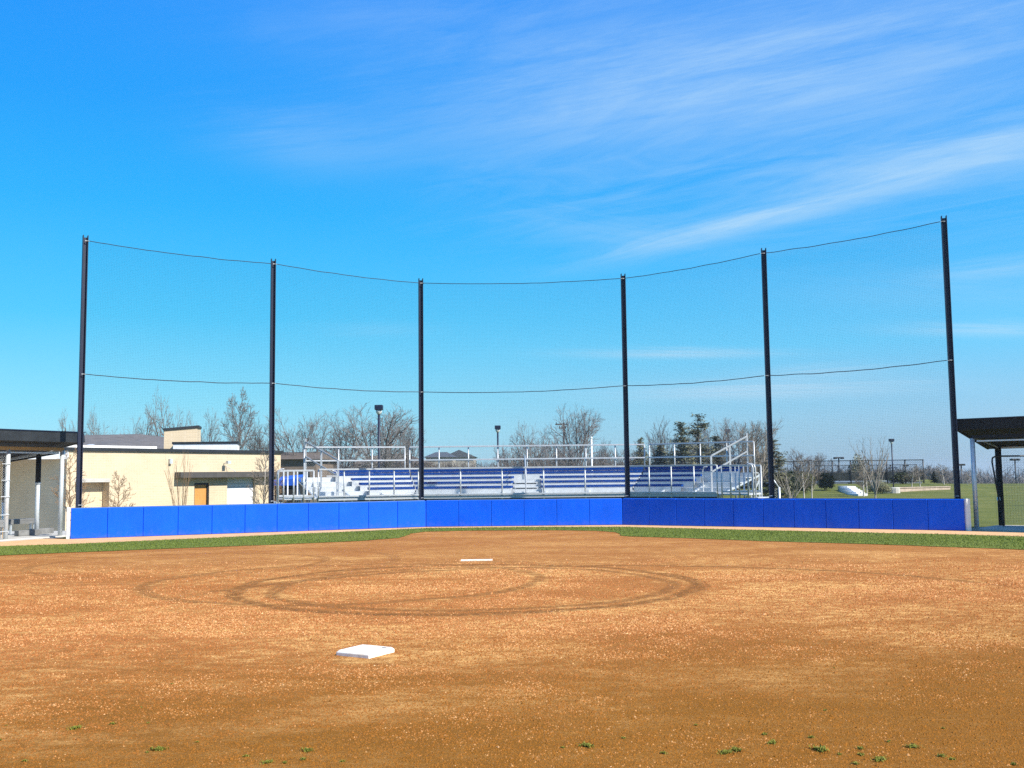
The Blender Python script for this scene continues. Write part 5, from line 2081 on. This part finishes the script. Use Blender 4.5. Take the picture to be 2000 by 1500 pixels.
def court_light(px, ytop, wpx, D, label, double=True):
    p = at(px, ytop, D)
    z0 = terrain(p.x, D)
    k = wpx / F * D
    t = thing("court_light", label, "floodlight", (p.x, D, z0), "flat topped court floodlights")
    mb = MB()
    mb.tube([(p.x, D, z0 - .1), (p.x, D, p.z - .05)], 0.07, 7)
    mb.build("pole", M_DARKMETAL, t, smooth=True)
    mb = MB()
    mb.box((p.x, D, p.z), (k, 0.45, 0.14))
    mb.box((p.x - k * .36, D, p.z - .04), (k * .24, 0.6, 0.2))
    mb.box((p.x + k * .36, D, p.z - .04), (k * .24, 0.6, 0.2))
    mb.build("lamp_bar", M_DARKMETAL, t, bevel=0.03)


court_light(1638, 894, 19, 108, "largest flat floodlight over the tennis courts")
court_light(1578, 899, 14, 125, "flat floodlight at the gap in the tennis fence")
court_light(1769, 909, 9, 140, "small flat floodlight right of the right lamp post")
court_light(1877, 907, 13, 110, "flat floodlight between the last net pole and right dugout")
court_light(782, 845, 14, 110, "pale floodlight left of the third net pole")
court_light(1982, 897, 16, 105, "flat floodlight seen through the right dugout")


def utility(px, ytop, D, label, arms):
    p = at(px, ytop, D)
    z0 = terrain(p.x, D)
    t = thing("utility_pole", label, "utility pole", (p.x, D, z0))
    mb = MB()
    mb.tube([(p.x, D, z0 - .2), (p.x, D, p.z)], 0.16, 7, r1=0.12)
    mb.build("pole", M_BARKDARK, t, smooth=True)
    for (dy, w_) in arms:
        mb = MB()
        z = at(px, ytop + dy, D).z
        k = w_ / F * D
        mb.box((p.x - k * .2, D - .2, z), (k, 0.14, 0.16))
        for q in (-.6, -.3, 0, .25):
            mb.lathe((p.x + k * q, D - .2, z + .08), [(0.05, 0), (0.07, .12), (0.03, .2)], 6)
        mb.build("crossarm", M_BARKDARK, t)


utility(1101, 826, 135, "dark wooden utility pole with two crossarms amid bare trees", ((3, 24), (10, 14)))
mb = MB()
p = at(1155, 858, 60)
z0 = terrain(p.x, 60)
t = thing("flag_pole", "thin white pole rising behind the rear bleacher rail", "pole", (p.x, 60, z0))
mb.tube([(p.x, 60, z0), (p.x, 60, p.z)], 0.05, 8)
mb.build("pole", M_WHITE, t, smooth=True)
mb = MB()
mb.lathe((p.x, 60, p.z), [(0.03, 0), (0.07, .05), (0.07, .1), (0.02, .15)], 8)
mb.build("finial", M_WHITE, t, smooth=True)

# tennis courts and fence
CD = 92.0


def court_fence(px0, px1, D, label, nposts, yt=900, screen=True):
    a, b = at(px0, yt, D), at(px1, yt - (px1 - px0) * .0113, D)
    z0 = terrain((a.x + b.x) / 2, D)
    zt = a.z
    t = thing("court_fence", label, "fence", (a.x, D, z0), "black tennis court fences")
    mb = MB()
    mb.bar((a.x, D, zt), (b.x, D, zt), 0.07, 0.07)
    mb.bar((a.x, D, z0 + .1), (b.x, D, z0 + .1), 0.05, 0.05)
    mb.build("rail", M_DARKMETAL, t)
    for k in range(nposts + 1):
        x = a.x + (b.x - a.x) * k / nposts
        pm = MB()
        pm.tube([(x, D + .06, z0 - .1), (x, D + .06, zt + .05)], 0.06, 7)
        pm.build("post", M_DARKMETAL, t, smooth=True)
    cl = MB()
    chain_link(cl, Vector((a.x, D, 0)), Vector((b.x, D, 0)), z0 + .1, zt, step=0.16, r=0.0065)
    cl.build("chain_link", M_BLACKWIRE, t)
    if screen:
        sm_ = MB()
        zs0, zs1 = z0 + .25, z0 + (zt - z0) * 0.50
        n = 24
        vs, fs = [], []
        for k in range(n + 1):
            u = k / n
            for z in (zs0, zs1):
                for dy in (0.10, 0.125):
                    vs.append((a.x + (b.x - a.x) * u, D + dy + .03 * math.sin(k * 2.1), z - (0.06 * abs(math.sin(u * nposts * math.pi)) if z == zs1 else 0)))
        for k in range(n):
            o_ = k * 4
            for (i, j) in ((0, 1), (1, 3), (3, 2), (2, 0)):
                fs.append((o_ + i, o_ + j, o_ + 4 + j, o_ + 4 + i))
        sm_.add(vs, fs)
        sm_.build("windscreen", M_SCREEN, t)


court_fence(1520, 1581, CD, "short tennis fence run left of the gap", 2, 901.5)
court_fence(1590, 1803, CD, "long black tennis fence with a dark windscreen", 6, 900.5)
court_fence(1560, 1790, CD + 34, "far tennis fence seen through the near one", 9, 910)
flat_c = at(1540, 925, CD + 1), at(1800, 920, CD + 1)
zc_ = terrain((flat_c[0].x + flat_c[1].x) / 2, CD + 5)
cm_ = MB()
cm_.prism([(flat_c[0].x, CD + 1), (flat_c[1].x, CD + 1), (flat_c[1].x + 6, CD + 34), (flat_c[0].x, CD + 34)], zc_ - .4, zc_ + 0.06)
o = cm_.build("court_pavement", M_COURT)
o["kind"] = "structure"

# white steps up the bank and the stone wall
t0, t1 = at(1650, 948, 76), at(1674, 965, 68)
stp = MB()
n = 6
zt0, zb0 = at(1648, 947, 82).z, at(1676, 966, 68).z
for k in range(n):
    u = k / n
    p = t1.lerp(t0, u)
    z = zb0 + (zt0 - zb0) * (k + 1) / n
    stp.box((p.x, p.y, z - .5), (0.62, 2.2, 1.0))
o = stp.build("concrete_steps", M_WHITE, bevel=0.02, seg=1)
tag(o, "white concrete steps climbing the grass bank to the tennis courts", "steps")
a, b = at(1732, 958, 72), at(1852, 957, 75)
za = terrain(a.x, 72)
mb = MB()
mb.bar((a.x, 72, za + .05), (b.x, 75, za + .05), 0.4, 0.36)
mb.bar((a.x, 72, za + .26), (b.x, 75, za + .26), 0.5, 0.06)
tag(mb.build("stone_wall", M_PINKSTONE, bevel=0.02), "low pinkish stone retaining wall on the lawn at right", "retaining wall")
# short galvanised fence stub behind the wall
t = thing("fence_panel", "short galvanised chain link panel just right of the fifth net pole", "fence", (at(1512, 960, 31).x, 31.2, 0))
xa, xb = at(1509, 960, 31.2).x, at(1522, 960, 31.2).x
mb = MB()
zt = at(1521, 951, 31.2).z
mb.tube([(xb, 31.2, -0.1), (xb, 31.2, zt)], 0.035, 8)
mb.build("post", M_GALV, t, smooth=True)
mb = MB()
mb.tube([(xa, 31.2, zt + .28), (xb, 31.2, zt - .04)], 0.022, 6)
mb.build("brace", M_GALV, t, smooth=True)
mb = MB()
chain_link(mb, Vector((xa, 31.2, 0)), Vector((xb, 31.2, 0)), 0.1, zt - .05, step=0.07, r=0.003)
mb.build("chain_link", M_WIRE, t)

# ------------------------------------------------------------------ the air
hz, hnt, hb = new_mat("air")
hnt.nodes.remove(hb)
pv_ = N(hnt, "ShaderNodeVolumePrincipled")
pv_.inputs["Color"].default_value = (0.80, 0.90, 1.0, 1)
pv_.inputs["Density"].default_value = 0.00035
pv_.inputs["Anisotropy"].default_value = 0.3
L(hnt, pv_.outputs[0], hnt.nodes["Material Output"].inputs["Volume"])
mb = MB()
mb.box((0, 1040, -2.6), (3040, 2360, 37.0))
hz_o = mb.build("haze", hz)
hz_o["kind"] = "stuff"
